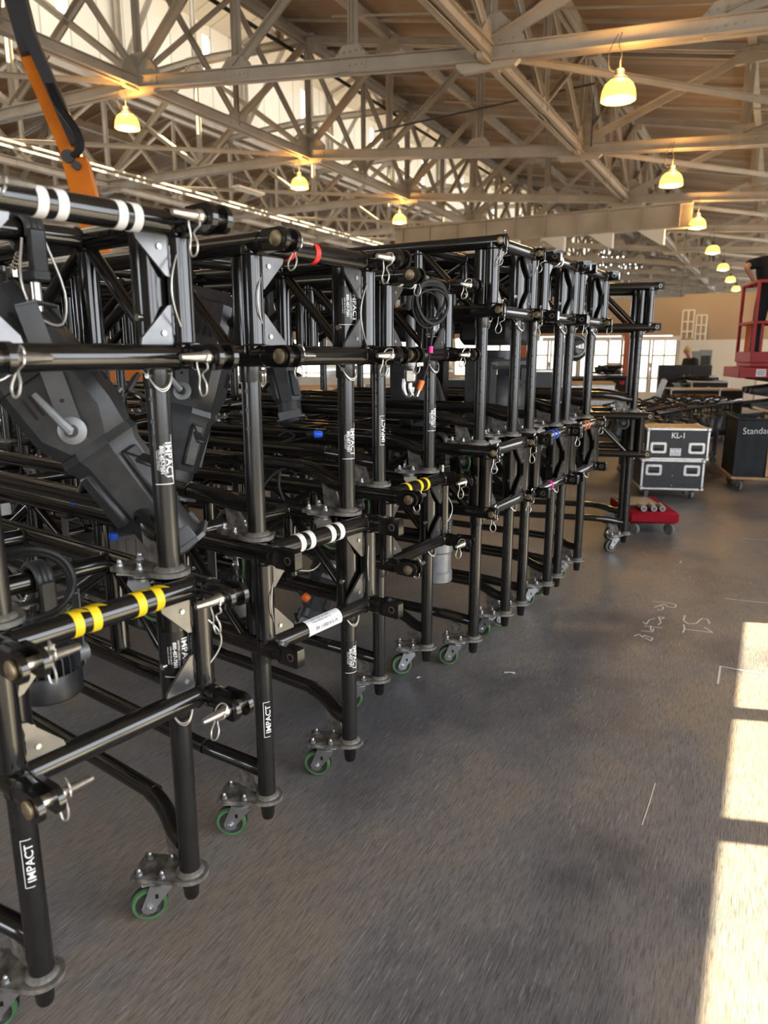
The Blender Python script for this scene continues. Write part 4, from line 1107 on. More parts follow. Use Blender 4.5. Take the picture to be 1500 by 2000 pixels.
for w0,w1 in ((-3.15,-2.4),(-4.15,-3.25),(-5.55,-4.6),(-6.6,-5.65),(-7.6,-6.7),(-10.3,-8.5),(-12.6,-10.8),(-15.4,-13.6),(-18,-16.2),(-21,-19)):
    w0 += DW; w1 += DW
    b = B().m('daypane'); b.box(((w0+w1)/2,FS,1.15),(w1-w0,.03,1.7))
    b.m('steel'); b.box(((w0+w1)/2,FS-.03,1.5),(w1-w0,.04,.05)); b.box(((w0+w1)/2,FS-.03,.75),(w1-w0,.04,.05)); b.box(((w0+w1)/2,FS-.03,1.15),(.04,.04,1.7))
    b.box((w0,FS,1.15),(.06,.08,1.7)); b.box((w1,FS,1.15),(.06,.08,1.7)); hall(b,'window_%d'%wn); wn += 1
for w0 in (-8.05,-4.37,-8.4): 
    b = B().m('redbrown'); b.box((w0,FS-.08,1.4),(.3,.16,2.8)); hall(b,'trim_%d'%(wn)); wn += 1
b = B().m('doorgrey'); b.box((-1.86+DW,FS-.09,.82),(.36,.05,1.64)); b.box((-1.49+DW,FS-.1,.84),(.36,.05,1.68)); b.m('decal'); b.box((-1.49+DW,FS-.13,1.25),(.28,.01,.5)); b.m('zinc'); b.cyl((-1.70+DW,FS-.16,.75),(-1.70+DW,FS-.16,.9),.012,n=8); hall(b,'door_1')
b = B().m('steel'); b.cyl((-.4,FS-.4,0),(-.4,FS-.4,3.6),.05,n=10); o = hall(b,'column_1')
# stair railing frames standing on the roof of the white rooms
o = thing('roof_railing','pale metal railing frame above the white partition wall','railing',HW(25.6,-2.35,2.04),HA)
for k,(x0,x1,z0,z1) in enumerate(((-.36,-.02,0,.88),(.06,.36,-.05,.72))):
    b = B().m('whitewall')
    for x in (x0,(x0+x1)/2,x1): b.box((x,0,(z0+z1)/2),(.045,.04,z1-z0))
    for f in (1,.6,.25): b.box(((x0+x1)/2,0,z0+(z1-z0)*f),(x1-x0,.04,.045))
    b.obj('railing_frame',None,o)
o = thing('exit_sign','small red lit exit sign hanging above the far white rooms','sign',(9.727,24.465,2.889),HA)
M['exit'] = mat('exit_red', (.6,.03,.02), .4, emit=(1,.06,.03), estr=1.2)
b = B().m('exit'); b.cbox((0,0,0),(.32,.06,.18),.01); b.obj('sign_box',None,o)
b = B().m('paper'); b.text('EXIT',.13,lambda x,y:(x,-.032,y),bold=.004); b.obj('lettering',None,o)
b = B().m('inkdark'); b.cyl((0,0,.09),(0,0,2.6),.008,n=6); b.obj('hanger_rod',None,o)

# ------------------------------------------------------------------ road cases
def m_ccap():
    b = B().m('alu'); b.sphere((0,0,0),.028,10,6); b.cbox((0,0,0),(.05,.05,.05),.012); return b.mesh('corner_cap')
def m_case_caster():
    b = B().m('zinc'); b.cbox((0,0,.108),(.09,.08,.006),.002)
    for x in (-.022,.022): b.prism([(-.014,.04),(.014,.04),(.035,.106),(-.03,.106)],.004,Matrix.Translation((x,0,0)) @ MYZ)
    b.m('greywheel'); b.lathe((-.017,0,.05),(1,0,0),[(.0,0),(.046,0),(.05,.004),(.05,.03),(.046,.034),(0,.034)],n=24); return b.mesh('caster')
def m_dish():
    b = B().m('zinc'); b.prism(rrect(.17,.12,.02),.006,MXZ); b.m('alu'); b.prism(rrect(.135,.085,.012),.004,Matrix.Translation((0,-.004,0)) @ MXZ)
    b.m('decal'); b.prism(rrect(.12,.07,.01),.002,Matrix.Translation((0,-.0065,0)) @ MXZ); return b.mesh('handle_dish')
def m_chandle():
    b = B().m('rubber'); b.cbox((0,-.014,-.015),(.09,.014,.022),.005); b.m('zinc'); b.tube([(-.05,-.008,.02),(-.05,-.014,-.012),(.05,-.014,-.012),(.05,-.008,.02)],.004,n=6); return b.mesh('handle')
def m_latch():
    b = B().m('zinc'); b.prism(rrect(.10,.11,.012),.005,MXZ); b.m('alu'); b.cyl((0,-.003,0),(0,-.012,0),.022,n=16); b.cbox((0,-.015,0),(.05,.008,.012),.002); b.cbox((0,-.006,.035),(.03,.008,.02),.003); return b.mesh('latch')
def road_case(label, loc, rz, w, d, h, wheels=True, top='casepanel', texts=(), handles=(), latch=(), group='black road cases with metal edges', key='casepanel', caps=True):
    """origin: middle of the front bottom edge on whatever carries it"""
    t = thing('road_case', label, 'road case', loc, rz, group); z0 = .111 if wheels else 0
    b = B().m(key); b.box((0,d/2,z0+h/2),(w-.008,d-.008,h-.008)); b.obj('body',None,t)
    if top != key:
        b = B().m(top); b.box((0,d/2,z0+h-.003),(w-.06,d-.06,.004)); b.obj('top_panel',None,t)
    b = B().m('alu'); e = .026
    for x in (-1,1):
        for y in (0,1): b.cbox((x*(w/2-e/2+.003),y*d+(e/2-.003)*(1-2*y),z0+h/2),(e,e,h),.004)
        for z in (0,1): b.cbox((x*(w/2-e/2+.003),d/2,z0+z*h+(e/2-.003)*(1-2*z)),(e,d,e),.004)
    for y in (0,1):
        for z in (0,1): b.cbox((0,y*d+(e/2-.003)*(1-2*y),z0+z*h+(e/2-.003)*(1-2*z)),(w,e,e),.004)
    b.obj('edge_trim',None,t)
    if caps:
        for x in (-1,1):
            for y in (0,1):
                for z in (0,1): inst('corner_cap', shared('ccap',m_ccap), t, (x*(w/2-.012),y*d+.012*(1-2*y),z0+z*h+.012*(1-2*z)))
    if wheels:
        for x in (-1,1):
            for y in (.1,d-.1): inst('caster', shared('ccaster',m_case_caster), t, (x*(w/2-.09),y,0), (0,0,rnd.uniform(-.6,.6)))
    for x,z in handles:
        q = inst('handle_dish', shared('dish',m_dish), t, (x,-.001,z0+z)); inst('handle', shared('chandle',m_chandle), q)
    for x,z in latch: inst('latch', shared('latch',m_latch), t, (x,-.001,z0+z))
    for s,sz,x,z,bold,wd in texts:
        b = B().m('ink'); b.text(s,sz,lambda X,Y:(x+X,-.0052,z0+z+Y),bold=bold,width=wd); b.obj('stencil_lettering',None,t)
    return t
K = Vector((3.185,7.82,0)); kr = math.radians(-9)
lower = road_case('lower black road case with silver edges on wheels, under the KL-1 case', K, kr, .66, .52, .335, True, handles=((-.20,.22),(.20,.22)))
upc = road_case('upper black road case stencilled KL-1, warm light put in its top colour, on another case', K+Vector((.035,.008,.446)), kr, .65, .52, .345, False, 'wood', (('KL-1',.085,.0,.265,.0012,.9),), ((-.20,.13),(.20,.13)))  # plywood colour on top stands for warm light reflected by the case
b = B().m('paper'); b.box((-.02,-.0055,.085),(.115,.002,.085)); b.obj('paper_label',None,upc)
b = B().m('inkdark')
for k,s in enumerate(('4/EA-7/54','24','KL Panels','Paramount')): b.text(s,.021,lambda X,Y:(-.02+X,-.0072,.115-.021*k+Y))
b.obj('label_print',None,upc)
b = B().m('paper')
for x in (-.22,-.08): b.box((x,.10,.3455),(.09,.02,.002))
b.m('redplug'); b.box((.06,.12,.346),(.035,.05,.004)); b.obj('top_sticker',None,upc)
b = B().m('pinsteel')
for x,z in ((.0,.27),(.0,.16),(.0,.05)): b.sphere((x,-.004,.111+z),.006,6,4)
b.obj('rivet',None,lower)
road_case('long low black case behind the two stacked silver-edged cases', (3.47,8.75,0), math.radians(-9), .62, .5, .40, True)
uda = road_case('black road case with wooden top stencilled UDA, behind the pipe cart', (5.47,12.75,0), math.radians(-6), .84, .6, .86, True, 'wood', (('UDA',.12,.05,.60,.001,1.0),), ((-.22,.45),(.22,.45)))
b = B().m('wood'); b.box((0,-.004,.111+.72),(.80,.006,.11)); b.obj('wood_band',None,uda)
road_case('tall black trunk with a silver butterfly latch, behind the drilled legs', (1.86,8.75,0), math.radians(-4), .55, .6, 1.28, True, latch=((.0,.98),), handles=((0,.5),))
for k,(px,w,d,h,rz,lab) in enumerate((
    ((6.15,13.0,0),.6,.7,.84,-4,'dark trunk with a tan top just beside the UDA case'),
    ((6.55,14.6,0),.7,.7,.92,-12,'black trunk standing behind the tan-topped dark trunk'),
    ((7.0,16.0,0),.7,.7,.98,-12,'black trunk furthest back in the row leading to the grey doors'),
    ((-1.05,9.3,0),.9,.6,1.02,14,'black road case seen between the second and third stacks'),
    ((-2.2,9.9,0),.8,.6,.92,10,'black road case seen behind the second stack, beside the orange machine'),
    ((.15,9.7,0),.8,.6,1.05,4,'black road case seen just behind the silver hook'),
    ((.95,10.6,0),.75,.6,1.12,-3,'black road case seen behind the coiled cable stack'),
    ((2.6,10.9,0),.8,.6,1.0,-8,'black road case glimpsed through the drilled legs'),
    ((-4.3,11.2,0),1.0,.6,1.0,18,'black road case far behind the orange machine'))):
    road_case(lab, px, math.radians(rz), w, d, h, True, 'wood' if k in (0,3,5) else 'casepanel', handles=((-.2,h*.55),(.2,h*.55)) if k != 0 else (), caps=False)
# stacked wooden decks and loose gear beyond the trusses
n = 0
for k,(x,y,cnt,rz) in enumerate(((-.35,11.6,4,8),(1.6,12.4,5,-5),(3.1,13.4,4,-12))):
    for i in range(cnt):
        t = thing('stage_deck','%s stage deck of the %s wooden deck pile, behind the trusses' % (('bottom','second','third','fourth','top')[i] if i < cnt-1 else 'top', ('first','middle','last')[k]),'platform',(x+rnd.uniform(-.05,.05),y+rnd.uniform(-.04,.04),.55+.135*i),math.radians(rz+rnd.uniform(-2,2)),'wooden stage decks in piles')
        b = B().m('wood'); b.cbox((0,0,.105),(2.2,1.1,.03),.004); b.obj('deck_board',None,t)
        b = B().m('alu' if i%2 else 'steel'); 
        for s in (-1,1): b.box((0,s*.52,.045),(2.16,.05,.09)); b.box((s*1.06,0,.045),(.05,1.0,.09))
        b.obj('deck_frame',None,t)
    t = thing('deck_cart','low steel cart carrying the %s pile of wooden decks' % ('first','middle','last')[k],'cart',(x,y,0),math.radians(rz),'deck carts behind the trusses')
    b = B().m('inkdark'); b.box((0,0,.51),(2.0,.9,.08)); b.box((-.9,0,.3),(.06,.8,.36)); b.box((.9,0,.3),(.06,.8,.36)); b.obj('frame',None,t)
    for sx in (-.8,.8):
        for sy in (-.35,.35): inst('caster', shared('ccaster',m_case_caster), t, (sx,sy,0))
# leaning panels near the far case
for k in range(3):
    t = thing('leaning_board',('front','middle','rear')[k]+' one of three dark panels leaning beside the UDA case','panel',(4.05+.14*k,12.2+.35*k,0),math.radians(-20),'dark panels leaning in a row')
    R = RY(math.radians(17))
    b = B().m('casepanel'); b.cbox(R @ Vector((.25,.0,.62)),(.05,1.2,1.3),.006,R); b.obj('panel',None,t)
    b = B().m('alu'); b.cbox(R @ Vector((.22,-.6,.62)),(.09,.03,1.32),.006,R); b.obj('edge_trim',None,t)
for k,(p,lab) in enumerate((((3.9,14.2,0),'black crate with red clips beside the leaning dark panels'),((4.55,14.8,0),'black crate with red clips under a heap of cables'))):
    t = thing('plastic_crate',lab,'crate',p,.1*k)
    b = B().m('rubber'); b.cbox((0,0,.55),(.62,.5,1.1),.03); b.obj('tub',None,t)
    b = B().m('redplug'); b.cbox((-.18,-.26,1.0),(.10,.03,.07),.01); b.cbox((.18,-.26,1.0),(.10,.03,.07),.01); b.obj('clip',None,t)
    b = B().m('casepanel'); b.cbox((0,0,1.12),(.66,.54,.05),.01); b.obj('lid',None,t)
rr = random.Random(3)
for q in range(4):
    pts = [(4.55+rr.uniform(-.28,.28),14.8+rr.uniform(-.2,.2),1.16+.012*i+rr.uniform(0,.03)) for i in range(14)]
    cable('heaped_cable',('black','dark','thick black','thin black')[q]+' cable in the heap on the black crate',pts,.016,'cable',group='cables heaped on the crate')
# teal bin and black panel box
M['teal'] = mat('teal_plastic',(.015,.10,.12),.45)
t = thing('storage_bin','teal plastic bin full of cables, in front of a black panel','bin',(6.55,15.3,.45),math.radians(-5))
b = B().m('teal'); loft(b,[(0,sq(.62,.5,.05)),(.5,sq(.74,.6,.05))]); b.obj('tub',None,t)
b = B().m('teal'); b.prism(sq(.80,.66,.06),.03,Matrix.Translation((0,0,.5))); b.obj('rim',None,t)
rr = random.Random(5)
for q in range(3):
    pts = [(6.55+rr.uniform(-.3,.3),15.3+rr.uniform(-.22,.22),.985+.014*i) for i in range(12)]
    cable('heaped_cable',('first','second','third')[q]+' dark cable piled in the teal plastic bin',pts,.016,'cable',group='cables in the teal bin')
road_case('flat black trunk under the teal plastic bin',(6.55,15.0,0),math.radians(-5),.8,.62,.33,True,caps=False)
t = thing('screen_panel','wide black flat panel standing behind the teal bin','panel',(6.75,16.4,0),math.radians(-5))
b = B().m('casepanel'); b.cbox((0,0,.95),(1.15,.12,.75),.01); b.obj('panel',None,t)
b = B().m('inkdark')
for s in (-.4,.4): b.box((s,0,.3),(.06,.5,.05)); b.box((s,0,.3),(.06,.06,.6)); b.box((s,0,.02),(.06,.5,.04))
b.obj('stand',None,t)
# cart of black pipes with hanging lamps
t = thing('pipe_cart','low dark cart under the long pipes with lamps','cart',(4.05,10.1,0),math.radians(47))
b = B().m('inkdark')
for s in (-1,1):
    b.box((s*.85,0,.42),(.06,.7,.06)); b.box((s*.85,0,.83),(.06,.9,.05))
    for y in (-.32,.32): b.box((s*.85,y,.47),(.05,.05,.72))
b.box((0,-.3,.15),(1.8,.06,.06)); b.box((0,.3,.15),(1.8,.06,.06)); b.obj('frame',None,t)
for sx in (-.85,.85):
    for sy in (-.32,.32): inst('caster', shared('ccaster',m_case_caster), t, (sx,sy,0))
for k in range(5):
    t = thing('lighting_pipe','%s of five black pipes with hanging lamps on the dark cart' % ('front','second','middle','fourth','rear')[k],'lighting pipe',(4.05-.20*(k-2)*.73,10.1+.20*(k-2)*.68,.88+.012*(k%2)),math.radians(47),'pipes with hanging lamps on a cart')
    b = B().m('black'); b.cyl((-1.55+.08*k,0,0),(1.55-.06*k,0,.02),.027,n=14); b.obj('pipe',None,t)
    for i in range(7):
        x = -1.25+.4*i+.03*(k%3); b = B().m('fix'); b.lathe((x,0,-.14),(0,rnd.uniform(-.3,.3),-1),[(.05,0),(.095,.01),(.10,.15),(.115,.17),(.115,.22),(.10,.225)],n=14); b.box((x,0,-.07),(.03,.02,.14)); b.obj('lamp_can',None,t)
    b = B().m('tapecable'); b.tube([(-1.3+.2*i,.02*(-1)**i,.045+.02*(i%3)) for i in range(14)],.013,n=6,sub=3); b.obj('taped_cable',None,t)
# furniture dolly with red carpet, plates and three steel tubes
M['redcarpet'] = mat('red_carpet',(.30,.012,.022),.95,0,.1,noise=(.20,.008,.016),nscale=90,bump=.8)
t = thing('furniture_dolly','low dolly with a red carpeted edge on grey wheels, beside the separate truss stack','dolly',(2.40,6.20,0),math.radians(-4))
b = B().m('redcarpet'); b.cbox((0,.36,.165),(.44,.74,.105),.022); b.obj('carpeted_frame',None,t)
for sx in (-.15,.16):
    for sy in (.07,.64): inst('caster', shared('ccaster',m_case_caster), t, (sx,sy,0), (0,0,.7))
for k in range(2):
    t = thing('steel_plate',('lower','upper')[k]+' flat grey steel plate lying on the red dolly','plate',(2.37+.015*k,6.61,.2182+.010*k),math.radians(-4+5*k),'plates on the red dolly')
    b = B().m('fixlight'); b.cbox((0,0,.005),(.34-.03*k,.42-.03*k,.0095),.002); b.obj('plate',None,t)
    b = B().m('decal')
    for s in (-1,1): b.cyl((s*.12,.14,.0096),(s*.12,.14,.0102),.012,n=10)
    b.obj('bolt_hole',None,t)
for k,(x,lab) in enumerate(((2.31,'first short steel tube on the red dolly, at the end near the trusses'),(2.40,'middle of three short steel tubes on the red dolly'),(2.475,'last short steel tube on the red dolly, nearest its free corner'))):
    t = thing('steel_tube',lab,'tube',(x,6.22,.2182+.027),math.radians(-3-3*k),'steel tubes on the red dolly')
    b = B().m('castgrey'); b.lathe((0,0,0),(0,1,0),[(.015,.0),(.026,.0),(.027,.003),(.027,.15),(.02,.152)],n=18,cap=True); b.obj('tube',None,t)
    b = B().m('fixlight'); b.lathe((0,-.001,0),(0,1,0),[(.0,.0),(.016,.0)],n=14,cap=False); b.obj('end_plug',None,t)
# laundry cart
t = thing('canvas_cart','black canvas cart on a wooden base with Standard written in chalk','cart',(4.09,8.30,0),math.radians(-15))
W_,D_,H_ = .86,.66,.66; zb_ = .19
b = B().m('canvas'); n = 9
def face_grid(f, nu=10, nv=9):
    vs = [f(i/nu,j/nv) for j in range(nv+1) for i in range(nu+1)]; fs = [(j*(nu+1)+i,j*(nu+1)+i+1,(j+1)*(nu+1)+i+1,(j+1)*(nu+1)+i) for j in range(nv) for i in range(nu)]; b.add(vs,fs)
bul = lambda u_,v_: .018*math.sin(PI*u_)*math.sin(PI*v_)+.006*math.sin(9*u_+5*v_)*math.sin(PI*u_)*math.sin(PI*v_)
face_grid(lambda u_,v_: (W_*u_, -bul(u_,v_), zb_+H_*v_))
face_grid(lambda u_,v_: (-bul(u_,v_), D_*(1-u_), zb_+H_*v_))
face_grid(lambda u_,v_: (W_+bul(u_,v_), D_*u_, zb_+H_*v_))
face_grid(lambda u_,v_: (W_*(1-u_), D_+bul(u_,v_), zb_+H_*v_))
face_grid(lambda u_,v_: (W_*u_, .02, zb_+H_*v_) ); face_grid(lambda u_,v_: (.02, D_*u_, zb_+H_*v_)); face_grid(lambda u_,v_: (W_*u_, D_-.02, zb_+H_*v_)); face_grid(lambda u_,v_: (W_-.02, D_*u_, zb_+H_*v_))
b.add([(0,0,zb_+.05),(W_,0,zb_+.05),(W_,D_,zb_+.05),(0,D_,zb_+.05)],[(0,1,2,3)])
b.obj('canvas_body',None,t)
b = B().m('canvas')
for p,q in (((0,0),(W_,0)),((W_,0),(W_,D_)),((W_,D_),(0,D_)),((0,D_),(0,0))): b.cyl((*p,zb_+H_),(*q,zb_+H_),.016,n=10)
for p in ((0,0),(W_,0),(W_,D_),(0,D_)): b.cyl((*p,zb_-.02),(*p,zb_+H_),.012,n=8); b.sphere((*p,zb_+H_),.016,8,6)
b.obj('rim',None,t)
b = B().m('wood'); b.cbox((W_/2,D_/2,.165),(W_+.05,D_+.05,.035),.006); b.cbox((.36,-.018,.50),(.05,.014,.62),.004); b.obj('wood_base',None,t)
for sx in (.09,W_-.09):
    for sy in (.08,D_-.08):
        q = inst('caster', shared('ccaster',m_case_caster), t, (sx,sy,0), (0,0,.5)); q.scale = (1,1,1.3)
b = B().m('ink'); b.text('Standard',.105,lambda x,y:(.22+x*.95,-.022-.002+0*y,zb_+H_-.13+y+.05*x),bold=-.001,width=.95); q = b.obj('chalk_lettering',None,t)
b = B().m('wood'); rr = random.Random(2)
for i in range(60): b.box((W_*rr.uniform(.25,.9),D_*rr.uniform(.15,.85),zb_+H_-.06+.05*rr.random()),(.05,.02,.012),Euler((rr.random()*3,rr.random()*3,rr.random()*3)).to_matrix())
o = b.obj('wood_chips'); o.location = t.location; o.rotation_euler = t.rotation_euler; tag(o,'loose pale wood offcuts filling the black canvas cart','offcuts',None,'stuff')
t2 = thing('wood_batten','pale wooden batten sticking up out of the canvas cart','batten',t.location+Vector((.35,.1,zb_+H_-.02)),math.radians(-15))
b = B().m('wood'); b.cbox((.18,.1,.06),(.62,.05,.03),.004,RY(math.radians(15))); b.obj('batten',None,t2)

# ------------------------------------------------------------------ red scissor lift with two people
lx, ly, ldz = 5.19, 10.35, 1.46
lr = math.radians(-12)
t = thing('scissor_lift','red scissor lift with two people standing on its railed platform','lift',(lx,ly,0),lr)
PL, PW = 1.75, .80
b = B().m('lift_red'); b.cbox((PL/2,PW/2,ldz-.03),(PL,PW,.06),.008); b.cbox((PL/2,-.01,ldz+.075),(PL,.02,.15),.004); b.cbox((PL/2,PW+.01,ldz+.075),(PL,.02,.15),.004); b.cbox((-.01,PW/2,ldz+.075),(.02,PW,.15),.004); b.obj('platform',None,t)
b = B().m('lift_red'); b.cbox((PL/2-.06,PW/2,ldz-.14),(PL+.2,PW+.1,.15),.01); b.obj('platform_skirt',None,t)
for x,wd in ((.13,.13),(.50,.24),(.86,.2),(1.3,.24)):
    b = B().m('paper'); b.box((x,-.0512,ldz-.14),(wd,.002,.10)); b.m('inkdark')
    for j in range(3): b.box((x,-.0525,ldz-.115-.025*j),(wd*.8,.001,.010))
    b.obj('warning_sticker',None,t)
for (x,y) in ((0,0),(0,PW),(PL,0),(PL,PW),(PL/2,0),(PL/2,PW)):
    b = B().m('lift_red'); b.cbox((x,y,ldz+.55),(.045,.045,1.1),.008); b.obj('rail_post',None,t)
b = B().m('lift_red'); b.cbox((.10,0,ldz+.28),(.035,.035,.56),.006); b.obj('rail_post',None,t)
for z in (ldz+.55,ldz+1.1):
    b = B().m('lift_red'); b.cbox((PL/2,0,z),(PL+.045,.045,.045),.008); b.cbox((PL/2,PW,z),(PL+.045,.045,.045),.008); b.cbox((0,PW/2,z),(.045,PW,.045),.008); b.cbox((PL,PW/2,z),(.045,PW,.045),.008); b.obj('guard_rail',None,t)
for k in range(4):
    z0 = .42+.21*k
    for s in (-1,1):
        b = B().m('inkdark'); y = .12 if k%2 else .2
        b.cyl((.1,y if s>0 else PW-y,z0),(PL-.1,y if s>0 else PW-y,z0+.21),.045,n=8); b.cyl((PL-.1,y+.07 if s>0 else PW-y-.07,z0),(.1,y+.07 if s>0 else PW-y-.07,z0+.21),.045,n=8); b.obj('scissor_arm',None,t)
b = B().m('inkdark'); b.cyl((.5,PW/2,.45),(1.2,PW/2,1.0),.06,n=14); b.m('zinc'); b.cyl((1.2,PW/2,1.0),(1.4,PW/2,1.17),.035,n=12); b.obj('hydraulic_ram',None,t)
b = B().m('lift_red'); b.cbox((PL/2,PW/2,.30),(PL,PW,.22),.02); b.obj('chassis',None,t)
b = B().m('inkdark'); b.cbox((PL/2,-.02,.33),(PL*.7,.06,.2),.02); b.obj('battery_box',None,t)
for x in (.25,PL-.25):
    for y in (-.02,PW+.02):
        b = B().m('rubber'); b.lathe((x,y-.05,.17),(0,1,0),[(.09,0),(.155,.0),(.17,.015),(.17,.085),(.155,.1),(.09,.1)],n=26); b.m('zinc'); b.cyl((x,y-.055,.17),(x,y+.055,.17),.09,n=18); b.obj('wheel',None,t)
b = B().m('orangeplug'); b.prism(sq(.16,.5,.01),.012,Matrix.Translation((.16,PW-.03,ldz+.33)) @ MXZ); b.obj('orange_sign',None,t)

def skin_mesh(name, joints, edges, key, parent, root=0, sub=2):
    me = bpy.data.meshes.new(name); me.from_pydata([j[0] for j in joints],edges,[]); me.update()
    o = bpy.data.objects.new(name, me); COL.objects.link(o)
    md = o.modifiers.new('skin','SKIN'); md.use_smooth_shade = True
    for i,j in enumerate(joints):
        r = j[1]; me.skin_vertices[0].data[i].radius = r if isinstance(r,tuple) else (r,r)
    me.skin_vertices[0].data[root].use_root = True
    sm = o.modifiers.new('sub','SUBSURF'); sm.levels = sub; sm.render_levels = sub
    dg = bpy.context.evaluated_depsgraph_get(); dg.update()
    m2 = bpy.data.meshes.new_from_object(o.evaluated_get(dg)); m2.name = name; m2.materials.clear(); m2.materials.append(M[key])
    bpy.data.objects.remove(o); bpy.data.meshes.remove(me)
    return inst(name, m2, parent)
def person(label, loc, rz, hands, lean=.06, look=(0,.3), hair='hair', scale=1.0, shirt='shirt', trousers='trouser', feet=.11):
    """standing figure facing local +y. hands: two wrist positions (left, right) in local metres."""
    t = thing('person', label, 'person', loc, rz); t.scale = (scale,)*3
    V = Vector
    pel = V((0,0,.96)); wst = V((0,lean*.3,1.10)); chs = V((0,lean*.8,1.30)); nck = V((0,lean*1.0,1.47)); nk2 = V((0,lean*1.3+.015,1.55)); hd = V((look[0]*.05,lean*1.6+.04,1.645)); top = V((look[0]*.07,lean*1.6+.03,1.73))
    J = [(pel,(.12,.085)),(wst,(.115,.08)),(chs,(.135,.085)),(nck,(.062,.058)),(nk2,(.055,.055)),(hd,(.078,.092)),(top,(.06,.072)),(hd+V((look[0]*.05,.05,-.06)),(.052,.052))]
    E = [(0,1),(1,2),(2,3),(3,4),(4,5),(5,6),(5,7)]
    legs = {}; arms = {}
    for s in (-1,1):
        k = len(J); x = s*.10
        pts = [(V((x,0,.90)),.095),(V((x+s*.015,.02,.50)),.062),(V((x+s*.02,-.01,.28)),.058),(V((x+s*feet*.3,-.02,.09)),.042),(V((x+s*feet*.3,.08,.035)),.036),(V((x+s*feet*.4,.17,.03)),.028)]
        J += pts; E += [(0,k)]+[(k+i,k+i+1) for i in range(5)]; legs[s] = [p[0] for p in pts]
    for s,w in zip((-1,1),hands):
        w = V(w); sh = chs+V((s*.185,0,.105)); d = (w-sh); L1,L2 = .29,.26; dd = min(d.length,L1+L2-.005); a = math.acos(max(-1,min(1,(L1*L1+dd*dd-L2*L2)/(2*L1*dd))))
        dn = d.normalized(); bend = (V((s*.7,-.8,-.25))); bend = (bend-dn*bend.dot(dn)).normalized()
        el = sh+dn*(L1*math.cos(a))+bend*(L1*math.sin(a)); w2 = sh+dn*dd
        k = len(J); J += [(sh,.062),(el,.045),(w2,.028)]; E += [(2,k),(k,k+1),(k+1,k+2)]; arms[s] = (sh,el,w2)
        f = (w2-el).normalized(); sd = f.cross(V((0,0,1))).normalized() if abs(f.z) < .9 else V((1,0,0)); dn2 = sd.cross(f)
        pk = len(J); J += [(w2+f*.055,(.036,.018))]; E += [(k+2,pk)]
        for q,(off,ln) in enumerate(((-.026,.062),(-.009,.074),(.009,.07),(.025,.055))):
            a0 = w2+f*.085+sd*off; m = a0+f*(ln*.5)-dn2*.006; e = m+f*(ln*.35)-dn2*.028; i0 = len(J); J += [(a0,.010),(m,.009),(e,.007)]; E += [(pk,i0),(i0,i0+1),(i0+1,i0+2)]
        i0 = len(J); J += [(w2+f*.04+sd*(.035*s),.011),(w2+f*.075+sd*(.055*s),.009)]; E += [(pk,i0),(i0,i0+1)]
    body = skin_mesh('body',J,E,'skin',t)
    # clothing
    S = [(pel+V((0,0,-.13)),(.185,.15)),(pel+V((0,0,.02)),(.185,.15)),(wst,(.185,.145)),(chs,(.205,.155)),(nck+V((0,-.01,-.05)),(.13,.115)),(nck+V((0,0,.03)),(.085,.08))]; SE = [(0,1),(1,2),(2,3),(3,4),(4,5)]
    for s in (-1,1):
        sh,el,w2 = arms[s]; k = len(S); S += [(sh,.095),(sh.lerp(el,.5),.085),(sh.lerp(el,.85),.082)]; SE += [(3,k),(k,k+1),(k+1,k+2)]
    skin_mesh('shirt',S,SE,shirt,t)
    Tj = [(pel+V((0,0,.12)),(.165,.13)),(pel+V((0,0,-.05)),(.175,.14))]; TE = [(0,1)]
    for s in (-1,1):
        l = legs[s]; k = len(Tj); Tj += [(l[0]+V((0,0,-.06)),.112),(l[1],.085),(l[2],.082),(l[3]+V((0,0,.02)),.078)]; TE += [(1,k),(k,k+1),(k+1,k+2),(k+2,k+3)]
    skin_mesh('trousers',Tj,TE,trousers,t)
    for s in (-1,1):
        l = legs[s]; skin_mesh('shoe',[(l[3]+V((0,-.02,-.035)),(.05,.048)),(l[4],(.052,.042)),(l[5],(.046,.034))],[(0,1),(1,2)],'rubber',t)
    b = B().m(hair); b.sphere(hd+V((0,-.018,.035)),.1,18,12,(.88,1.02,.95)); 
    hb = b.obj('hair',None,t)
    # face: nose, eyes, ears on the front of the head
    b = B().m('skin'); b.sphere(hd+V((look[0]*.03,.092,-.02)),.016,8,6,(.8,1,1.3)); b.obj('nose',None,t)
    for s in (-1,1):
        b = B().m('skin'); b.sphere(hd+V((s*.088,.0,-.01)),.022,8,6,(.4,.8,1.3)); b.obj('ear',None,t)
        b = B().m('decal'); b.sphere(hd+V((s*.032,.078,.008)),.010,8,6); b.obj('eye',None,t)
    b = B().m('redplug'); b.box(hd+V((look[0]*.05,.096,-.06)),(.045,.006,.006)); b.obj('mouth',None,t)
    return t
def on_lift(x,y): 
    p = Matrix.Rotation(lr,3,'Z') @ Vector((x,y,0)); return (lx+p.x, ly+p.y, ldz+.001)
person('person in black t-shirt and dark trousers gripping the red lift rail', on_lift(.27,.42), math.radians(-22), ((-.25,.0,1.165),(.24,.30,1.02)), lean=.07, look=(.9,0))
person('person in black t-shirt with bare forearms, second on the red lift', on_lift(.60,.24), math.radians(-12), ((-.12,.36,1.14),(.2,.36,1.12)), lean=.08, look=(.3,0), trousers='browncloth')
person('fair-haired person in a dark top standing far off by the bright windows', (7.42,17.6,0), math.radians(100), ((-.3,.12,.85),(.28,.15,.9)), lean=.08, hair='blond', scale=.99)

